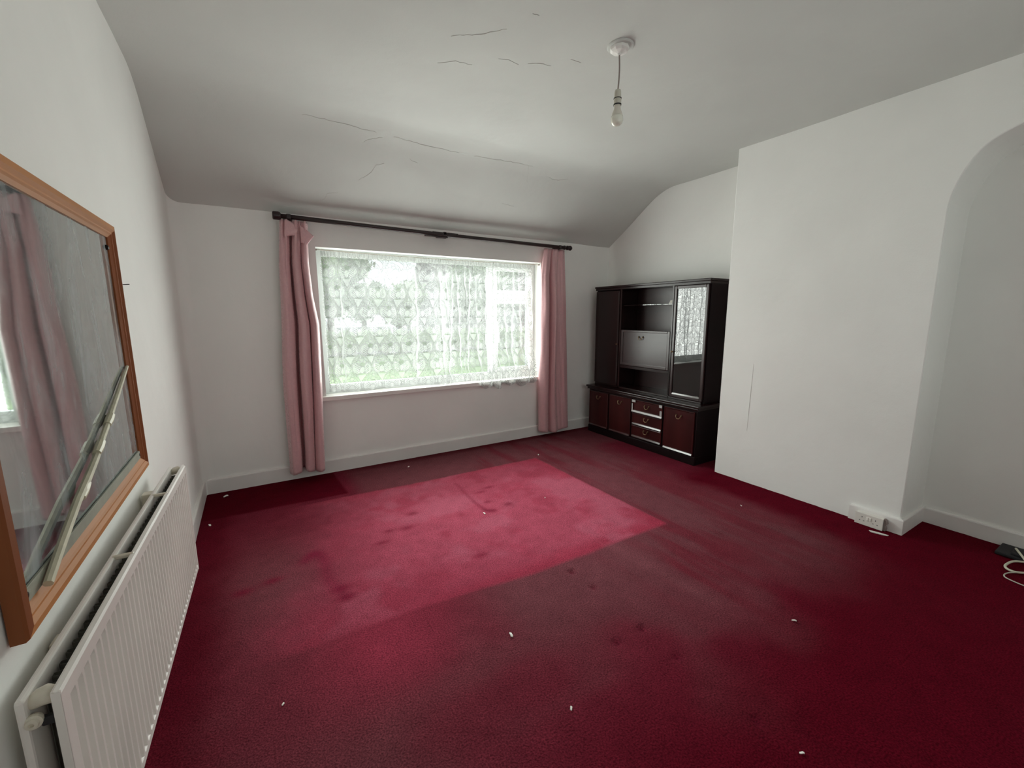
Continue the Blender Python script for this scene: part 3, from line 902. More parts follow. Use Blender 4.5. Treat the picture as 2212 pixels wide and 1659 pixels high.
ctl = [(0, .0), (.005, .045), (.08, .100), (.20, .105), (.295, .085), (.315, .040), (.30, -.018), (.40, -.020), (.43, .030), (.425, .080), (.50, .118), (.60, .112), (.685, .080), (.705, .030), (.735, .028), (.745, .075), (.84, .112), (.95, .085), (1.0, .010)]
cl = curtain('pink_curtain', 'long pink satin curtain nearest the mirror, its heading flopped over', ctl,
             [(2.064, .672, .862), (1.75, .645, .845), (1.50, .632, .860), (1.28, .622, .889), (.74, .596, .876), (.09, .588, .853)], 2.064, .086, -.050, .40, 6, 2)
def flap(parent, P, name='heading_flap'):
    # P: 4 corners (top-left, top-right, bottom-right, bottom-left), curled outwards
    n = 12
    V = []
    p = [Vector(q) for q in P]
    for i in range(n):
        for j in range(n):
            a, b = i / (n - 1), j / (n - 1)
            q = p[0].lerp(p[1], a).lerp(p[3].lerp(p[2], a), b)
            q = q + Vector((0, -0.014 * math.sin(math.pi * b) - 0.010 * math.sin(math.pi * a), 0.004 * math.sin(a * 5)))
            V.append(q)
    o = grid_mesh(name, np.array([tuple(v) for v in V]), n, n, M_CURT, parent)
    s = o.modifiers.new('cloth', 'SOLIDIFY'); s.thickness = 0.003
    return o
flap(cl, [(.700, -.105, 2.062), (.790, -.098, 2.02), (.772, -.120, 1.955), (.688, -.112, 1.93)])
flap(cl, [(.800, -.105, 2.030), (.895, -.098, 1.962), (.830, -.112, 1.880), (.800, -.110, 1.90)])
ctr = [(0, .0), (.01, .040), (.10, .078), (.22, .074), (.285, .030), (.30, .006), (.33, .012), (.36, .070), (.44, .096), (.52, .070), (.58, .050), (.72, .052), (.86, .058), (.97, .045), (1.0, .0)]
curtain('pink_curtain', 'long pink satin curtain beside the dark cabinets, hanging straight from pinch pleats', ctr,
        [(2.036, 3.126, 3.392), (1.75, 3.085, 3.395), (1.25, 3.064, 3.402), (.70, 3.062, 3.43), (.05, 3.068, 3.468)], 2.036, .052, -.050, .40, 4, 5)

# ------------------------------------------------------------------ sideboard and hutch
SX = 3.707
side = thing('sideboard', 'low dark mahogany sideboard of three doors and three drawers', 'sideboard', (3.9, -0.86, 0))
y0, y1 = -0.140, -1.580
bm = bmesh.new()
bx(bm, (SX + .012, y1 + .012, .075), (W - .03, y0 - .012, .515))
obj('carcass', bm, M_WOODD, side)
box('plinth', (SX + .004, y1 + .008, .0), (W - .03, y0 - .008, .078), M_WOODD, side, .004)
bm = bmesh.new()    # moulded top with two lips
bx(bm, (SX - .022, y1 - .018, .527), (W - .03, y0 + .014, .550), .006, 2)
bx(bm, (SX - .010, y1 - .008, .505), (W - .03, y0 + .004, .527), .005, 2)
obj('worktop', bm, M_WOOD, side)


def bevel_panel(x, ya, yb, za, zb, depth=.016, rim=.016, m=M_WOODR, ledge=True):
    """raised door or drawer front whose sloped rim runs round a flat field; x is the front plane (room side is -x)"""
    bm = bmesh.new()
    lo, hi = min(ya, yb), max(ya, yb)
    o_ = [(lo, za), (hi, za), (hi, zb), (lo, zb)]
    i_ = [(lo + rim, za + rim * 1.2), (hi - rim, za + rim * 1.2), (hi - rim, zb - rim), (lo + rim, zb - rim)]
    back = [bm.verts.new((x + depth, y, z)) for y, z in o_]
    mid = [bm.verts.new((x, y, z)) for y, z in o_]
    inn = [bm.verts.new((x + .006, y, z)) for y, z in i_]
    for k in range(4):
        j = (k + 1) % 4
        bm.faces.new([back[k], back[j], mid[j], mid[k]])
        bm.faces.new([mid[k], mid[j], inn[j], inn[k]])
    bm.faces.new(inn); bm.faces.new(list(reversed(back)))
    o = obj('panel_blank', bm, m)
    return o


def bail(parent, y, z, x, s=1.0):
    # drop handle: two rosettes and a swan-neck bail
    bm = bmesh.new()
    for k in (-1, 1):
        lathe(bm, [(.008 * s, 0), (.009 * s, -.003), (.004 * s, -.006), (.004 * s, -.012)], 10, (x, y + k * .026 * s, z), 'X')
    pts = spline([(x - .011, y - .026 * s, z), (x - .014, y - .024 * s, z - .012 * s), (x - .016, y - .014 * s, z - .027 * s), (x - .016, y, z - .030 * s),
                  (x - .016, y + .014 * s, z - .027 * s), (x - .014, y + .024 * s, z - .012 * s), (x - .011, y + .026 * s, z)], 4)
    tube(bm, pts, .0032 * s, 8)
    return obj('handle', bm, M_BRASS, parent, smooth=True)


def rim_edge(parent, x, ya, yb, z, h=.014, name='edge_moulding'):
    # polished lip along the foot of a front, tipped upwards so that it takes the window light
    lo, hi = min(ya, yb), max(ya, yb)
    bm = bmesh.new()
    prism(bm, [(x - .001, z), (x - .004, z + .001), (x + .0015, z + h), (x + .004, z + h), (x + .004, z)], 1, lo, hi) if False else None
    v = [bm.verts.new(p) for p in ((x - .006, lo, z), (x - .006, hi, z), (x - .0005, hi, z + h), (x - .0005, lo, z + h), (x + .006, lo, z), (x + .006, hi, z), (x + .006, hi, z + h), (x + .006, lo, z + h))]
    for f in ((0, 1, 2, 3), (4, 5, 6, 7), (0, 1, 5, 4), (3, 2, 6, 7), (0, 3, 7, 4), (1, 2, 6, 5)):
        bm.faces.new([v[k] for k in f])
    return obj(name, bm, M_BEVEL, parent)


def front(kind, ya, yb, za, zb, x=SX, m=M_WOODR, hy=None, hz=None, lips=(1, 1)):
    o = bevel_panel(x, ya, yb, za, zb, m=m)
    o.name = kind; o.data.name = kind
    o.parent = side; o.matrix_parent_inverse = Matrix.Translation(-side.location)
    if lips[0]:
        rim_edge(o, x, ya - .006, yb + .006, za + .001)
    if lips[1]:
        rim_edge(o, x, ya - .006, yb + .006, zb - .006, .006)
    bail(o, (ya + yb) / 2 if hy is None else hy, hz, x + .004)
    return o


front('door', -0.168, -0.465, .088, .490, hz=.435)
front('door', -0.492, -0.800, .088, .490, hz=.435)
front('door', -1.222, -1.548, .088, .490, hz=.430)
dr1 = front('drawer', -0.822, -1.198, .362, .490, hz=.446)
front('drawer', -0.822, -1.198, .232, .352, hz=.316)
front('drawer', -0.822, -1.198, .100, .222, hz=.188)
# strips of shiny tape left on the rim and corners of the top drawer
def tape(lo, hi):
    return box('tape_strip', lo, hi, M_TAPE, dr1, .0008)
tx = SX - .008
tape((tx, -0.868, .462), (tx + .004, -0.820, .487)); tape((tx, -1.200, .462), (tx + .004, -1.165, .490))
tape((tx, -0.834, .372), (tx + .004, -0.820, .448)); tape((tx, -1.200, .368), (tx + .004, -1.176, .432))
bm = bmesh.new()
v = [bm.verts.new(p) for p in ((SX - .011, -1.20, .362), (SX - .011, -0.82, .362), (SX - .0075, -0.82, .379), (SX - .0075, -1.20, .379), (SX - .003, -1.20, .362), (SX - .003, -0.82, .362), (SX - .003, -0.82, .379), (SX - .003, -1.20, .379))]
for f in ((0, 1, 2, 3), (4, 5, 6, 7), (0, 1, 5, 4), (3, 2, 6, 7), (0, 3, 7, 4), (1, 2, 6, 5)):
    bm.faces.new([v[k] for k in f])
obj('tape_strip', bm, M_TAPE, dr1)

hut = thing('display_hutch', 'tall dark mahogany hutch with an open bay standing on the sideboard', 'display cabinet', (3.95, -0.83, .550))
HX, HB = 3.808, W - .035
hy0, hy1, hz0, hz1 = -0.118, -1.548, .551, 1.655
def hp(name, lo, hi, m=M_WOOD, bev=.002):
    return box(name, lo, hi, m, hut, bev)
hp('side_panel', (HX + .018, hy1, hz0), (HB, hy1 + .018, hz1 - .03), M_WOODD); hp('side_panel', (HX + .018, hy0 - .018, hz0), (HB, hy0, hz1 - .03), M_WOODD)
hp('divider', (HX, -0.520, hz0), (HB - .012, -0.498, hz1 - .03)); hp('divider', (HX, -1.180, hz0), (HB - .012, -1.162, hz1 - .03))
hp('back_panel', (HB - .012, hy1 + .018, hz0), (HB, hy0 - .018, hz1 - .03), M_WOODF)
bm = bmesh.new()
bx(bm, (HX - .012, hy1 - .010, hz1 - .020), (HB, hy0 + .008, hz1), .005, 2); bx(bm, (HX - .002, hy1 - .003, hz1 - .045), (HB, hy0 + .002, hz1 - .020), .004, 2)
obj('cornice', bm, M_WOOD, hut)
hp('bottom_board', (HX, hy1 + .018, hz0), (HB - .012, hy0 - .018, hz0 + .018))
# dark door on the window side
ld = bevel_panel(HX, -0.128, -0.488, .575, 1.600, m=M_WOOD, rim=.03); ld.name = 'door'; ld.parent = hut; ld.matrix_parent_inverse = Matrix.Translation(-hut.location)
bm = bmesh.new(); lathe(bm, [(.007, 0), (.007, -.004), (.003, -.006), (.006, -.016), (.002, -.02)], 12, (HX + .002, -0.470, 1.03), 'X'); obj('knob', bm, M_BRASS, ld)
# open bay: glass shelf, drop-front bureau box
bm = bmesh.new(); bx(bm, (HX + .02, -1.161, 1.440), (HB - .013, -0.521, 1.446)); obj('glass_shelf', bm, M_CABGLASS, hut)
hp('bureau_board', (HX + .018, -1.161, 1.160), (HB - .013, -0.521, 1.178)); hp('bureau_board', (HX + .018, -1.161, .800), (HB - .013, -0.521, .818))
fl = bmesh.new()
rimw = .030
lo, hi, za, zb = -1.158, -0.525, .812, 1.186
for a, b_ in (((lo, za), (lo + rimw, zb)), ((hi - rimw, za), (hi, zb)), ((lo + rimw, za), (hi - rimw, za + rimw)), ((lo + rimw, zb - rimw * .7), (hi - rimw, zb))):
    bx(fl, (HX, a[0], a[1]), (HX + .018, b_[0], b_[1]), .004, 2)
bx(fl, (HX + .007, lo + rimw - .004, za + rimw - .004), (HX + .016, hi - rimw + .004, zb - rimw * .7 + .004))
flp = obj('drop_flap', fl, M_WOODF, hut)
bail(flp, -0.80, 1.120, HX + .006)
hp('rail', (HX + .004, -1.161, .780), (HX + .022, -0.521, .810))
# glazed door
gd = bmesh.new()
lo, hi, za, zb, s_ = -1.536, -1.186, .572, 1.606, .026
for a, b_ in (((lo, za), (lo + s_, zb)), ((hi - s_, za), (hi, zb)), ((lo + s_, za), (hi - s_, za + s_)), ((lo + s_, zb - s_), (hi - s_, zb))):
    bx(gd, (HX - .002, a[0], a[1]), (HX + .018, b_[0], b_[1]), .004, 2)
gdo = obj('glass_door', gd, M_WOODF, hut)
box('pane', (HX + .007, lo + s_ - .004, za + s_ - .004), (HX + .011, hi - s_ + .004, zb - s_ + .004), M_CABGLASS, gdo)
rim_edge(gdo, HX + .006, lo + s_, hi - s_, za + s_ - .001, .012)
bm = bmesh.new(); lathe(bm, [(.008, 0), (.008, -.004), (.003, -.006), (.007, -.018), (.002, -.022)], 12, (HX - .002, hi - .012, 1.00), 'X'); obj('knob', bm, M_BRASS, gdo)
bm = bmesh.new(); bx(bm, (HX + .03, -1.530, 1.02), (HB - .013, -1.181, 1.026)); obj('glass_shelf', bm, M_CABGLASS, hut)
# folded white piece standing in for a reflection at the glass shelf
bm = bmesh.new()
v = [bm.verts.new(p) for p in ((3.84, -1.098, 1.4465), (3.86, -1.15, 1.4465), (3.875, -1.150, 1.485), (3.855, -1.105, 1.480), (3.90, -1.09, 1.4465), (3.91, -1.14, 1.4465))]
bm.faces.new([v[0], v[1], v[2], v[3]]); bm.faces.new([v[3], v[2], v[5], v[4]])
o = obj('shelf_reflection', bm, M_PAPER); so = o.modifiers.new('glint', 'SOLIDIFY'); so.thickness = .001
tag(o, 'small folded white piece standing in for a reflection at the hutch shelf', 'glint')

# ------------------------------------------------------------------ radiator
RL = 1.305
ang = math.atan2(.12 - .0813, RL)
rad = thing('radiator', 'white double panel radiator under the mirror', 'radiator', (0.12, -1.596, 0.0))
# local frame: -y runs along the panel away from the window, -x towards the wall
rz = -ang
def rloc(o):
    o.parent = rad
    o.matrix_parent_inverse = Matrix()
    return o
rad.rotation_euler = (0, 0, rz)
z0, z1 = .215, .712


def ribbed(name, x, face):
    """pressed steel panel: columns of ribs between a plain head and foot; face=+1 towards the room"""
    pitch, L = .0333, RL
    cols = [0.0, -.012]
    prof = [0.0, 0.0]
    yv = -.020
    while yv > -L + .03:
        for dy, dp in ((0, -.009), (.0185, -.009), (.0225, 0.0), (.0305, 0.0)):
            cols.append(yv - dy); prof.append(dp)
        yv -= pitch
    cols += [-L + .010, -L]; prof += [0.0, 0.0]
    rows = [(z0, 0), (z0 + .006, 0.0), (z0 + .024, 0.0), (z0 + .034, 1), (z1 - .046, 1), (z1 - .034, 0.0), (z1 - .008, 0.0), (z1 - .002, 0.0), (z1, 0.0)]
    bm = bmesh.new()
    G = []
    for (z, k) in rows:
        r = []
        for y, p in zip(cols, prof):
            off = p * k
            if z >= z1 - .0001:
                off = -.010
            elif z > z1 - .003:
                off = -.003
            if z <= z0 + .0001:
                off = -.008
            r.append(bm.verts.new((x + face * off, y, z)))
        G.append(r)
    for i in range(len(G) - 1):
        for j in range(len(cols) - 1):
            bm.faces.new([G[i][j], G[i][j + 1], G[i + 1][j + 1], G[i + 1][j]])
    # back sheet
    xb = x - face * .0125
    bk = [[bm.verts.new((xb, y, z)) for y in (0, -L)] for z in (z0, z1)]
    bm.faces.new([bk[0][0], bk[0][1], bk[1][1], bk[1][0]])
    bm.faces.new([bk[1][0], bk[1][1]] + list(reversed(G[-1]))[0:1] + [G[-1][0]]) if False else None
    # close the four edges
    bx(bm, (min(x - face * .010, xb), -L, z1 - .004), (max(x - face * .010, xb), 0, z1 - .0005))
    bx(bm, (min(x - face * .0003, xb), -L - .001, z0), (max(x - face * .0003, xb), -L + .003, z1 - .0015))
    bx(bm, (min(x - face * .0003, xb), -.003, z0), (max(x - face * .0003, xb), .001, z1 - .0015))
    bx(bm, (min(x - face * .008, xb), -L, z0), (max(x - face * .008, xb), 0, z0 + .003))
    return rloc(obj(name, bm, M_RAD))


ribbed('front_panel', 0.0, 1)
# rear panel, plain on the hidden side
bm = bmesh.new(); bx(bm, (-.058, -RL, z0), (-.045, 0, z1), .005, 2); rloc(obj('rear_panel', bm, M_RAD))
# rear convector: folded sheet welded between the panels
bm = bmesh.new()
pts = []
yv = -.04
k = 0
while yv > -RL + .05:
    pts.append((-.016 if k % 2 == 0 else -.041, yv)); pts.append((-.016 if k % 2 == 0 else -.041, yv - .010))
    yv -= .016; k += 1
va = [bm.verts.new((p[0], p[1], z0 + .04)) for p in pts]; vb = [bm.verts.new((p[0], p[1], z1 - .026)) for p in pts]
for i in range(len(pts) - 1):
    bm.faces.new([va[i], va[i + 1], vb[i + 1], vb[i]])
fin = rloc(obj('convector_fins', bm, M_FIN)); fin['kind'] = 'stuff'
so = fin.modifiers.new('sheet', 'SOLIDIFY'); so.thickness = .0012
# straps bridging the panels
for yv in (-.34, -.80):
    bm = bmesh.new(); bx(bm, (-.052, yv - .006, z1 - .010), (-.006, yv + .006, z1 + .001), .002); rloc(obj('top_strap', bm, M_RADOLD))
# cross headers with their swollen ends, blanking plug and air vent
for yv, nm in ((-.022, 'header_pipe'), (-RL + .022, 'header_pipe')):
    for zc in (z1 - .020, z0 + .032):
        bm = bmesh.new()
        tube(bm, [(-.056, yv, zc), (-.042, yv, zc), (-.034, yv, zc + .004), (-.026, yv, zc + .006), (-.016, yv, zc + .002), (-.008, yv, zc)], .018, 14, [.011, .013, .0155, .0165, .014, .011])
        rloc(obj(nm, bm, M_RADOLD, smooth=True))
bm = bmesh.new()
lathe(bm, [(.011, .008), (.013, .002), (.013, -.003), (.0095, -.004), (.0085, -.008), (.004, -.009), (.0035, -.005), (.001, -.005)], 20, (-.040, -RL + .004, z1 - .046), 'Y')
rloc(obj('blanking_plug', bm, M_RADOLD))
bm = bmesh.new(); bx(bm, (-.032, -RL + .004, z1 - .062), (-.011, -RL + .016, z1 - .046), .002); rloc(obj('bracket', bm, M_DARK))
for yv in (-.22, -RL + .22):
    bm = bmesh.new(); bx(bm, (-.082 if yv < -.5 else -.105, yv - .02, z1 - .20), (-.056, yv + .02, z1 - .03), .002); rloc(obj('wall_bracket', bm, M_RADOLD))
for yv in (-RL + .03,):
    bm = bmesh.new(); tube(bm, [(-.03, yv, z0 + .03), (-.03, yv, z0 - .03), (-.03, yv, .0)], .0085, 10); rloc(obj('feed_pipe', bm, M_RADOLD, smooth=True))

# ------------------------------------------------------------------ mirror
mir = thing('wall_mirror', 'large grimy wall mirror in an orange-brown wooden frame above the radiator', 'mirror', (0.0, -2.28, 0.77))
my0, my1, mz0, mz1, fw_ = -1.747, -2.822, .772, 1.670, .046


def rail(ya, za, yb, zb, yc, zc, yd, zd, m):
    """mitred rail with outer edge a-b and inner edge d-c, stepped profile"""
    bm = bmesh.new()
    O = [Vector((0, ya, za)), Vector((0, yb, zb))]; I = [Vector((0, yd, zd)), Vector((0, yc, zc))]
    prof = [(0.0, .004), (0.0, .024), (.08, .029), (.42, .031), (.60, .024), (.70, .024), (.80, .020), (1.0, .014), (1.0, .004)]
    ra = []
    for k in (0, 1):
        ra.append([bm.verts.new(O[k].lerp(I[k], t) + Vector((x, 0, 0))) for t, x in prof])
    n = len(prof)
    for i in range(n):
        j = (i + 1) % n
        bm.faces.new([ra[0][i], ra[0][j], ra[1][j], ra[1][i]])
    bm.faces.new(ra[0]); bm.faces.new(list(reversed(ra[1])))
    return obj('frame_rail', bm, m, mir)


a, b_, c_, d_ = (my0, mz0), (my0, mz1), (my1, mz1), (my1, mz0)
ai, bi, ci, di = (my0 - fw_, mz0 + fw_), (my0 - fw_, mz1 - fw_), (my1 + fw_, mz1 - fw_), (my1 + fw_, mz0 + fw_)
rail(*a, *b_, *bi, *ai, M_PINEV); rail(*b_, *c_, *ci, *bi, M_PINE); rail(*c_, *d_, *di, *ci, M_PINEV); rail(*d_, *a, *ai, *di, M_PINE)
box('mirror_glass', (.005, my1 + fw_ - .004, mz0 + fw_ - .004), (.0095, my0 - fw_ + .004, mz1 - fw_ + .004), M_MIRROR, mir)
for yy, zz_ in ((-1.806, 1.588), (-1.806, .835), (-2.765, 1.588), (-2.765, .835)):
    bm = bmesh.new(); lathe(bm, [(.009, .009), (.009, .013), (.006, .017), (.002, .018)], 14, (0, yy, zz_), 'X'); obj('screw', bm, M_SCREW, mir)
bm = bmesh.new(); tube(bm, [(-.005, -1.600, 1.473), (.022, -1.602, 1.475)], .0016, 8)
tag(obj('nail', bm, M_SCREW), 'thin dark nail standing out of the wall beside the mirror', 'nail')

# pale stick leaning in the frame, and a batten lying along the bottom rail
stk = thing('wooden_stick', 'thin pale stick patched with tape leaning across the mirror', 'stick', (.022, -2.71, .818))
A_, B_ = Vector((.0275, -2.712, .824)), Vector((.0165, -1.797, 1.165))
bm = bmesh.new()
path = [A_.lerp(B_, t) + Vector((0, 0, dz)) for t, dz in ((0, 0), (.1, .004), (.25, .004), (.34, -.004), (.45, -.010), (.52, -.006), (.64, -.004), (.8, 0), (.92, .004), (1, .004))]
tube(bm, path, .0085, 8, [.0085, .009, .009, .0095, .0085, .008, .008, .0075, .0065, .005])
obj('shaft', bm, M_STICK, stk)
for t in (.30, .49, .64):
    p = A_.lerp(B_, t - .03) + Vector((0, 0, -.004)); q = A_.lerp(B_, t + .03) + Vector((0, 0, -.006))
    bm = bmesh.new(); tube(bm, [p, p.lerp(q, .5) + Vector((0, 0, -.001)), q], .011, 9, [.010, .0118, .0105]); obj('tape_wrap', bm, M_STICKT, stk)
bm = bmesh.new()
bx(bm, (.0105, -2.765, .8195), (.0165, -1.80, .848), .001)
o = obj('batten', bm, M_BATTEN)
tag(o, 'flat grey-green wooden batten lying along the bottom rail of the mirror', 'batten')

# ------------------------------------------------------------------ pendant lamp
PX, PY = 2.016, -2.211
zc = ceil_z(PX, PY)
pen = thing('pendant_lamp', 'bare bulb on a short flex hanging from a white ceiling rose', 'pendant lamp', (PX, PY, zc))
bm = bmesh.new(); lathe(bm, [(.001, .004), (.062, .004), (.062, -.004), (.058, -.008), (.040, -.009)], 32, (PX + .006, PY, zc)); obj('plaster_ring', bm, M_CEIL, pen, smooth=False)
bm = bmesh.new(); lathe(bm, [(.044, -.004), (.046, -.012), (.044, -.020), (.034, -.027), (.020, -.030), (.010, -.033), (.006, -.040)], 9, (PX, PY, zc)); obj('ceiling_rose', bm, M_ROSE, pen)
bm = bmesh.new(); tube(bm, spline([(PX, PY, zc - .035), (PX + .004, PY, zc - .09), (PX + .003, PY, zc - .14), (PX - .002, PY, 2.405)], 5), .0035, 8); obj('flex', bm, M_FLEX, pen, smooth=True)
bm = bmesh.new(); lathe(bm, [(.005, 2.410), (.013, 2.408), (.0155, 2.400), (.0165, 2.372), (.0165, 2.370), (.0175, 2.369), (.0175, 2.343), (.0165, 2.340)], 20, (PX - .002, PY, 0)); obj('lampholder', bm, M_BULBP, pen)
bm = bmesh.new(); lathe(bm, [(.0166, 2.3725), (.0190, 2.3725), (.0190, 2.369), (.0166, 2.369)], 20, (PX - .002, PY, 0)); obj('shade_ring', bm, M_DARK, pen)
bm = bmesh.new(); lathe(bm, [(.0166, 2.346), (.0188, 2.346), (.0188, 2.341), (.0166, 2.341)], 20, (PX - .002, PY, 0)); obj('shade_ring', bm, M_DARK, pen)
bu = bmesh.new(); lathe(bu, [(.010, 2.346), (.0145, 2.340), (.0150, 2.330), (.0175, 2.320), (.0225, 2.308), (.0265, 2.297), (.0275, 2.293)], 24, (PX - .002, PY, 0)); bulb = obj('bulb', bu, M_BULBB, pen, smooth=True)
bm = bmesh.new(); lathe(bm, [(.0276, 2.2935), (.0292, 2.284), (.0288, 2.273), (.0255, 2.262), (.0185, 2.254), (.009, 2.2505), (.001, 2.250)], 24, (PX - .002, PY, 0)); obj('globe', bm, M_GLOBE, bulb, smooth=True)

# ------------------------------------------------------------------ double socket on the stub of skirting
sk = thing('double_socket', 'white double wall socket on the skirting at the foot of the chimney breast', 'socket', (B - .04, -2.86, 0.0))
xf = B - .058
box('back_box', (xf + .010, -2.927, .004), (B - .020, -2.787, .077), M_SOCKET, sk, .002)
box('faceplate', (xf, -2.930, .002), (xf + .010, -2.784, .079), M_SOCKET, sk, .003, 2)
for yc in (-2.822, -2.892):
    s0 = -1
    for dy, dz, hh, ww in ((0, .016, .008, .0035), (-.011, -.008, .0035, .007), (.011, -.008, .0035, .007)):
        box('pin_hole', (xf - .0006, yc + dy - ww / 2, .038 + dz - hh / 2), (xf + .002, yc + dy + ww / 2, .038 + dz + hh / 2), M_DARK, sk)
for yc in (-2.850, -2.864):
    box('switch', (xf - .004, yc - .005, .040), (xf + .002, yc + .005, .062), M_PAPER, sk, .001)
bm = bmesh.new()
prism(bm, [(-2.930, .004), (-2.941, .004), (-2.944, .020), (-2.937, .034), (-2.946, .050), (-2.940, .072), (-2.930, .079)], 0, xf + .012, xf + .036)
obj('broken_corner', bm, M_FLEX, sk)

def chip(name, pts, z, th, m, label, cat, group=None):
    bm = bmesh.new(); prism(bm, pts, 2, z, z + th)
    return tag(obj(name, bm, m), label, cat, group)
chip('plastic_chip', [(3.615, -2.900), (3.628, -2.885), (3.640, -2.908), (3.648, -2.945), (3.652, -2.975), (3.640, -2.972), (3.628, -2.950)], .003, .004, M_SOCKET, 'white plastic splinter on the carpet below the double socket', 'chip')

# cable in loose loops, with the black adaptor lying against the recess skirting
cb = thing('cable', 'cream cable in loose loops on the carpet near the arched recess', 'cable', (3.75, -3.5, 0.0))
bm = bmesh.new()
tube(bm, spline([(3.99, -3.43, .042), (3.93, -3.46, .036), (3.895, -3.49, .016), (3.84, -3.52, .010), (3.78, -3.51, .009), (3.735, -3.47, .009), (3.748, -3.438, .010), (3.80, -3.432, .011), (3.88, -3.455, .013), (3.93, -3.54, .012), (3.87, -3.64, .009), (3.75, -3.62, .009)], 8), .0055, 10)
obj('cord', bm, M_CABLE, cb, smooth=True)
bm = bmesh.new()
tube(bm, spline([(3.75, -3.62, .006), (3.62, -3.56, .005), (3.625, -3.47, .005), (3.665, -3.448, .005), (3.73, -3.47, .006), (3.80, -3.54, .006), (3.90, -3.70, .006)], 8), .0030, 8)
obj('thin_wire', bm, M_BULBP, cb, smooth=True)
ad = thing('adaptor_block', 'matt black adaptor block on the carpet against the recess skirting', 'adaptor', (4.0, -3.46, 0.0))
bm = bmesh.new(); bx(bm, (3.915, -3.66, .003), (4.078, -3.365, .022), .006, 2); obj('body', bm, M_DARK, ad)
bm = bmesh.new(); bx(bm, (3.93, -3.50, .020), (4.04, -3.42, .034), .005, 2); obj('lid', bm, M_DARK, ad)

# ------------------------------------------------------------------ scraps on the carpet
def scrap(x, y, L, a, label):
    bm = bmesh.new()
    n = 5
    top = []
    for i in range(n):
        t = i / (n - 1) - .5
        w_ = L * .28 * (1 - 1.2 * t * t)
        px, py = t * L, .18 * L * math.sin(t * 4)
        zz_ = .005 + .10 * L * math.cos(t * 3)
        top.append([(px, py - w_, zz_ - .15 * w_), (px, py + w_, zz_ + .25 * w_)])
    ca, sa = math.cos(a), math.sin(a)
    V = [[bm.verts.new((x + p[0] * ca - p[1] * sa, y + p[0] * sa + p[1] * ca, p[2])) for p in r] for r in top]
    U_ = [[bm.verts.new((x + p[0] * ca - p[1] * sa, y + p[0] * sa + p[1] * ca, p[2] - .0025)) for p in r] for r in top]
    for i in range(n - 1):
        bm.faces.new([V[i][0], V[i + 1][0], V[i + 1][1], V[i][1]]); bm.faces.new([U_[i][0], U_[i][1], U_[i + 1][1], U_[i + 1][0]])
        for q in (0, 1):
            bm.faces.new([V[i][q], V[i + 1][q], U_[i + 1][q], U_[i][q]])
    bm.faces.new([V[0][0], V[0][1], U_[0][1], U_[0][0]]); bm.faces.new([V[-1][0], V[-1][1], U_[-1][1], U_[-1][0]])
    return tag(obj('paper_scrap', bm, M_PAPER), label, 'scrap', 'white scraps on the carpet')


for x, y, L, a, lb in (
    (1.677, -1.407, .022, 1.0, 'curled white scrap in the middle of the bright carpet rectangle'),
    (2.701, -0.581, .020, .4, 'white scrap just off the bright rectangle towards the sideboard'),
    (1.520, -0.240, .018, .2, 'white scrap close to the skirting under the window'),
    (1.253, -2.467, .022, .9, 'white scrap on the dull carpet in front of the bright rectangle'),
    (2.371, -3.051, .018, 2.0, 'thin white scrap on the dark carpet well out from the double socket'),
    (1.253, -2.870, .014, .3, 'round white crumb alone on the near carpet'),
    (1.768, -3.363, .014, 2.2, 'white scrap on the deep red carpet, nearest the viewpoint of all'),
    (0.143, -0.132, .030, .1, 'faint whitish fluff in the corner below the window wall'),
    (0.075, -0.617, .024, 1.3, 'white crumb beside the left skirting past the radiator end'),
    (3.290, -2.260, .014, .5, 'white crumb on the carpet along the chimney breast'),
    (2.180, -1.420, .012, .5, 'white crumb on the bright rectangle towards the chimney breast'),
    (0.400, -2.330, .010, .4, 'tiny white crumb on the carpet off the middle of the radiator')):
    scrap(x, y, L, a, lb)

# ------------------------------------------------------------------ outside
M_GRASS = mat('lawn', (0.20, 0.30, 0.13), rough=0.9, var=0.3, var_scale=1.5)
M_BOUNCE = mat('pale_bounce_ground', (0.62, 0.60, 0.56), rough=0.85, var=0.1, var_scale=2)
M_ROAD = mat('grey_road', (0.30, 0.30, 0.31), rough=0.9, var=0.1)
M_LEAF = mat('leaf_green', (0.14, 0.21, 0.09), rough=0.7, var=0.4, var_scale=1.2)
M_LEAF2 = mat('leaf_grey_green', (0.17, 0.23, 0.14), rough=0.7, var=0.4, var_scale=1.0)
M_BARK = mat('bark', (0.12, 0.09, 0.07), rough=0.9, var=0.3)
M_BRICK = mat('grey_render', (0.50, 0.48, 0.47), rough=0.9, var=0.05)
M_ROOF = mat('slate_roof', (0.22, 0.20, 0.20), rough=0.8, var=0.1)
GZ = -0.35
bm = bmesh.new(); bx(bm, (-14, .31, GZ - .2), (18, 3.6, GZ)); structure('bounce_strip', bm, M_BOUNCE, 'unseen pale ground strip added to bounce light up to the ceiling')  # pale ground out of view, added to throw light onto the ceiling
bm = bmesh.new(); bx(bm, (-30, 3.6, GZ - .2), (50, 15.5, GZ)); structure('lawn', bm, M_GRASS, 'green front lawn outside the window')
bm = bmesh.new(); bx(bm, (-60, 15.5, GZ - .2), (90, 60, GZ - .02)); structure('road', bm, M_ROAD, 'grey road and ground beyond the lawn')


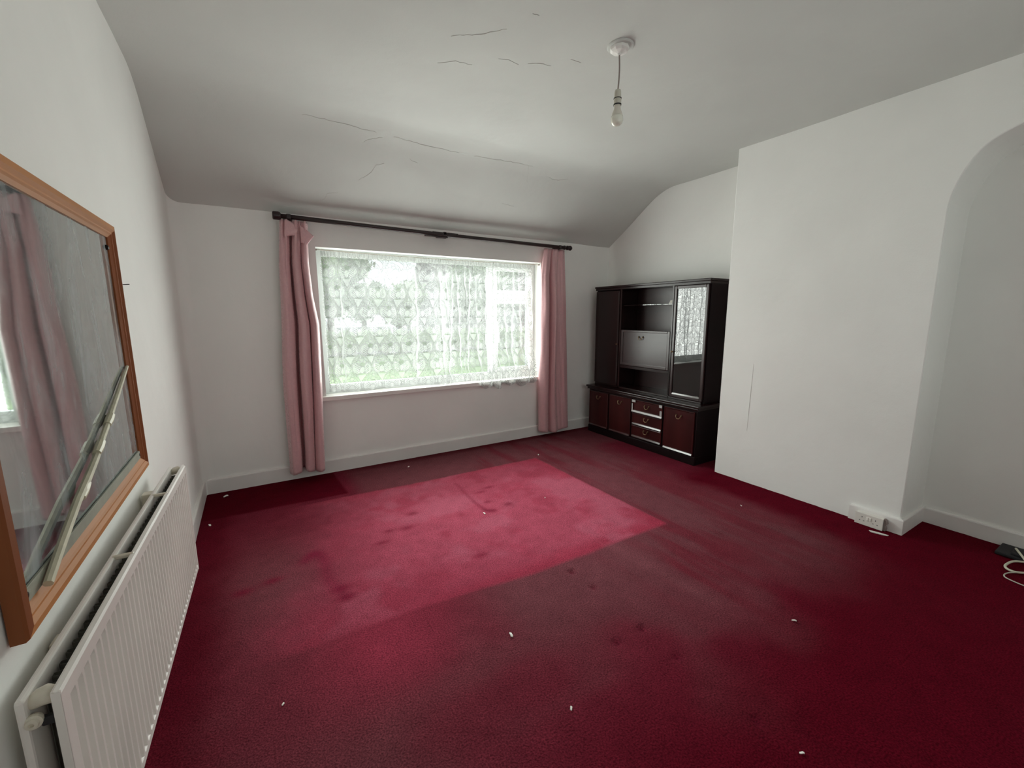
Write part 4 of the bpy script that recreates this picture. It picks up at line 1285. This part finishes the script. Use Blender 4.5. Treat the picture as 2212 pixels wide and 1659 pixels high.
def leaves(name, centres, radii, count, size, m, parent):
    P = []
    cs = np.array(centres); rs = np.array(radii)
    pick = RNG.choice(len(cs), count, p=(rs ** 2) / (rs ** 2).sum())
    dirs = RNG.normal(size=(count, 3)); dirs /= np.linalg.norm(dirs, axis=1)[:, None]
    pos = cs[pick] + dirs * (rs[pick] * RNG.uniform(.75, 1.05, count))[:, None]
    a = RNG.normal(size=(count, 3)); a /= np.linalg.norm(a, axis=1)[:, None]
    b = np.cross(a, RNG.normal(size=(count, 3))); b /= np.linalg.norm(b, axis=1)[:, None]
    sz = size * RNG.uniform(.6, 1.3, count)[:, None]
    V = np.stack([pos - a * sz, pos + b * sz * .5, pos + a * sz, pos - b * sz * .5], 1).reshape(-1, 3)
    F = np.arange(count * 4).reshape(-1, 4)
    bm = bmesh.new()
    for c0, r0 in zip(cs, rs):
        r_ = bmesh.ops.create_icosphere(bm, subdivisions=2, radius=float(r0) * .86)
        for v in r_['verts']:
            v.co = v.co * (1 + .18 * mnoise.noise(v.co * 2 + Vector(c0))) + Vector(c0)
    me = bpy.data.meshes.new(name); bm.to_mesh(me); bm.free()
    v0 = np.empty(len(me.vertices) * 3, np.float32); me.vertices.foreach_get('co', v0); v0 = v0.reshape(-1, 3)
    faces = [list(p.vertices) for p in me.polygons] + [[int(i) + len(v0) for i in f] for f in F]
    me2 = bpy.data.meshes.new(name); me2.from_pydata(np.concatenate([v0, V]).tolist(), [], faces); me2.update(); me2.materials.append(m)
    o = bpy.data.objects.new(name, me2); COL.objects.link(o)
    o.parent = parent; o.matrix_parent_inverse = Matrix.Translation(-parent.location)
    o['kind'] = 'stuff'
    return o


def tree(x, y, h, r, m, label, n=1100):
    t = thing('garden_tree', label, 'tree', (x, y, GZ), 'trees beyond the lawn')
    bm = bmesh.new(); tube(bm, [(x, y, GZ - .1), (x + .1, y, GZ + h * .25), (x - .05, y + .1, GZ + h * .6)], .2, 8, [.24, .17, .10]); obj('trunk', bm, M_BARK, t, smooth=True)
    cs = []; rs = []
    for k in range(7):
        a = k * 2.4
        rr = r * (.75 if k else .95)
        cs.append((x + math.cos(a) * r * .6 * (k > 0), y + math.sin(a) * r * .5 * (k > 0), GZ + h * (.62 + .30 * ((k * .37) % 1 - .5)))); rs.append(rr * .75)
    leaves('crown', cs, rs, n, .16, m, t)
    return t


tree(4.0, 21, 6.0, 2.2, M_LEAF2, 'broad grey-green tree beyond the lawn, left of the gap of sky')
tree(2.0, 17, 5.0, 2.0, M_LEAF, 'dark green tree at the near end of the lawn edge')
tree(9.6, 27, 4.3, 1.9, M_LEAF, 'low rounded tree below the gap of white sky')
tree(7.9, 31.0, 4.7, 1.7, M_LEAF2, 'small grey-green tree in the gap beside the broad tree')
tree(14.5, 24, 6.2, 2.6, M_LEAF2, 'spreading grey-green tree in front of the far house')
tree(21.5, 23, 6.0, 2.7, M_LEAF, 'green tree farthest along the road behind the casement')
hed = thing('garden_hedge', 'long clipped green hedge along the far edge of the lawn', 'hedge', (10, 15, GZ))
leaves('foliage', [(x_, 15.0 + .2 * math.sin(x_), GZ + .55) for x_ in np.arange(-3, 28, .75)], [.62] * len(np.arange(-3, 28, .75)), 2200, .09, M_LEAF, hed)
hs = thing('far_house', 'pale rendered house across the road beyond the trees', 'house', (23, 34, GZ))
bm = bmesh.new(); bx(bm, (14.6, 32, GZ - .1), (32, 38, GZ + 4.6)); obj('wall', bm, M_BRICK, hs)
bm = bmesh.new(); prism(bm, [(31.4, GZ + 4.55), (38.6, GZ + 4.55), (35, GZ + 7.4)], 0, 14.2, 32.4); obj('roof', bm, M_ROOF, hs)
for k in range(5):
    for zz_ in (.9, 3.0):
        f_ = box('window', (15.8 + k * 3.4, 31.93, GZ + zz_), (17.4 + k * 3.4, 32.05, GZ + zz_ + 1.2), M_PVC, hs)
        q = box('pane', (15.9 + k * 3.4, 31.91, GZ + zz_ + .1), (17.3 + k * 3.4, 31.95, GZ + zz_ + 1.1), M_DARK, f_)
        q.matrix_parent_inverse = f_.matrix_world.inverted() if False else Matrix()
        q.matrix_parent_inverse = Matrix()
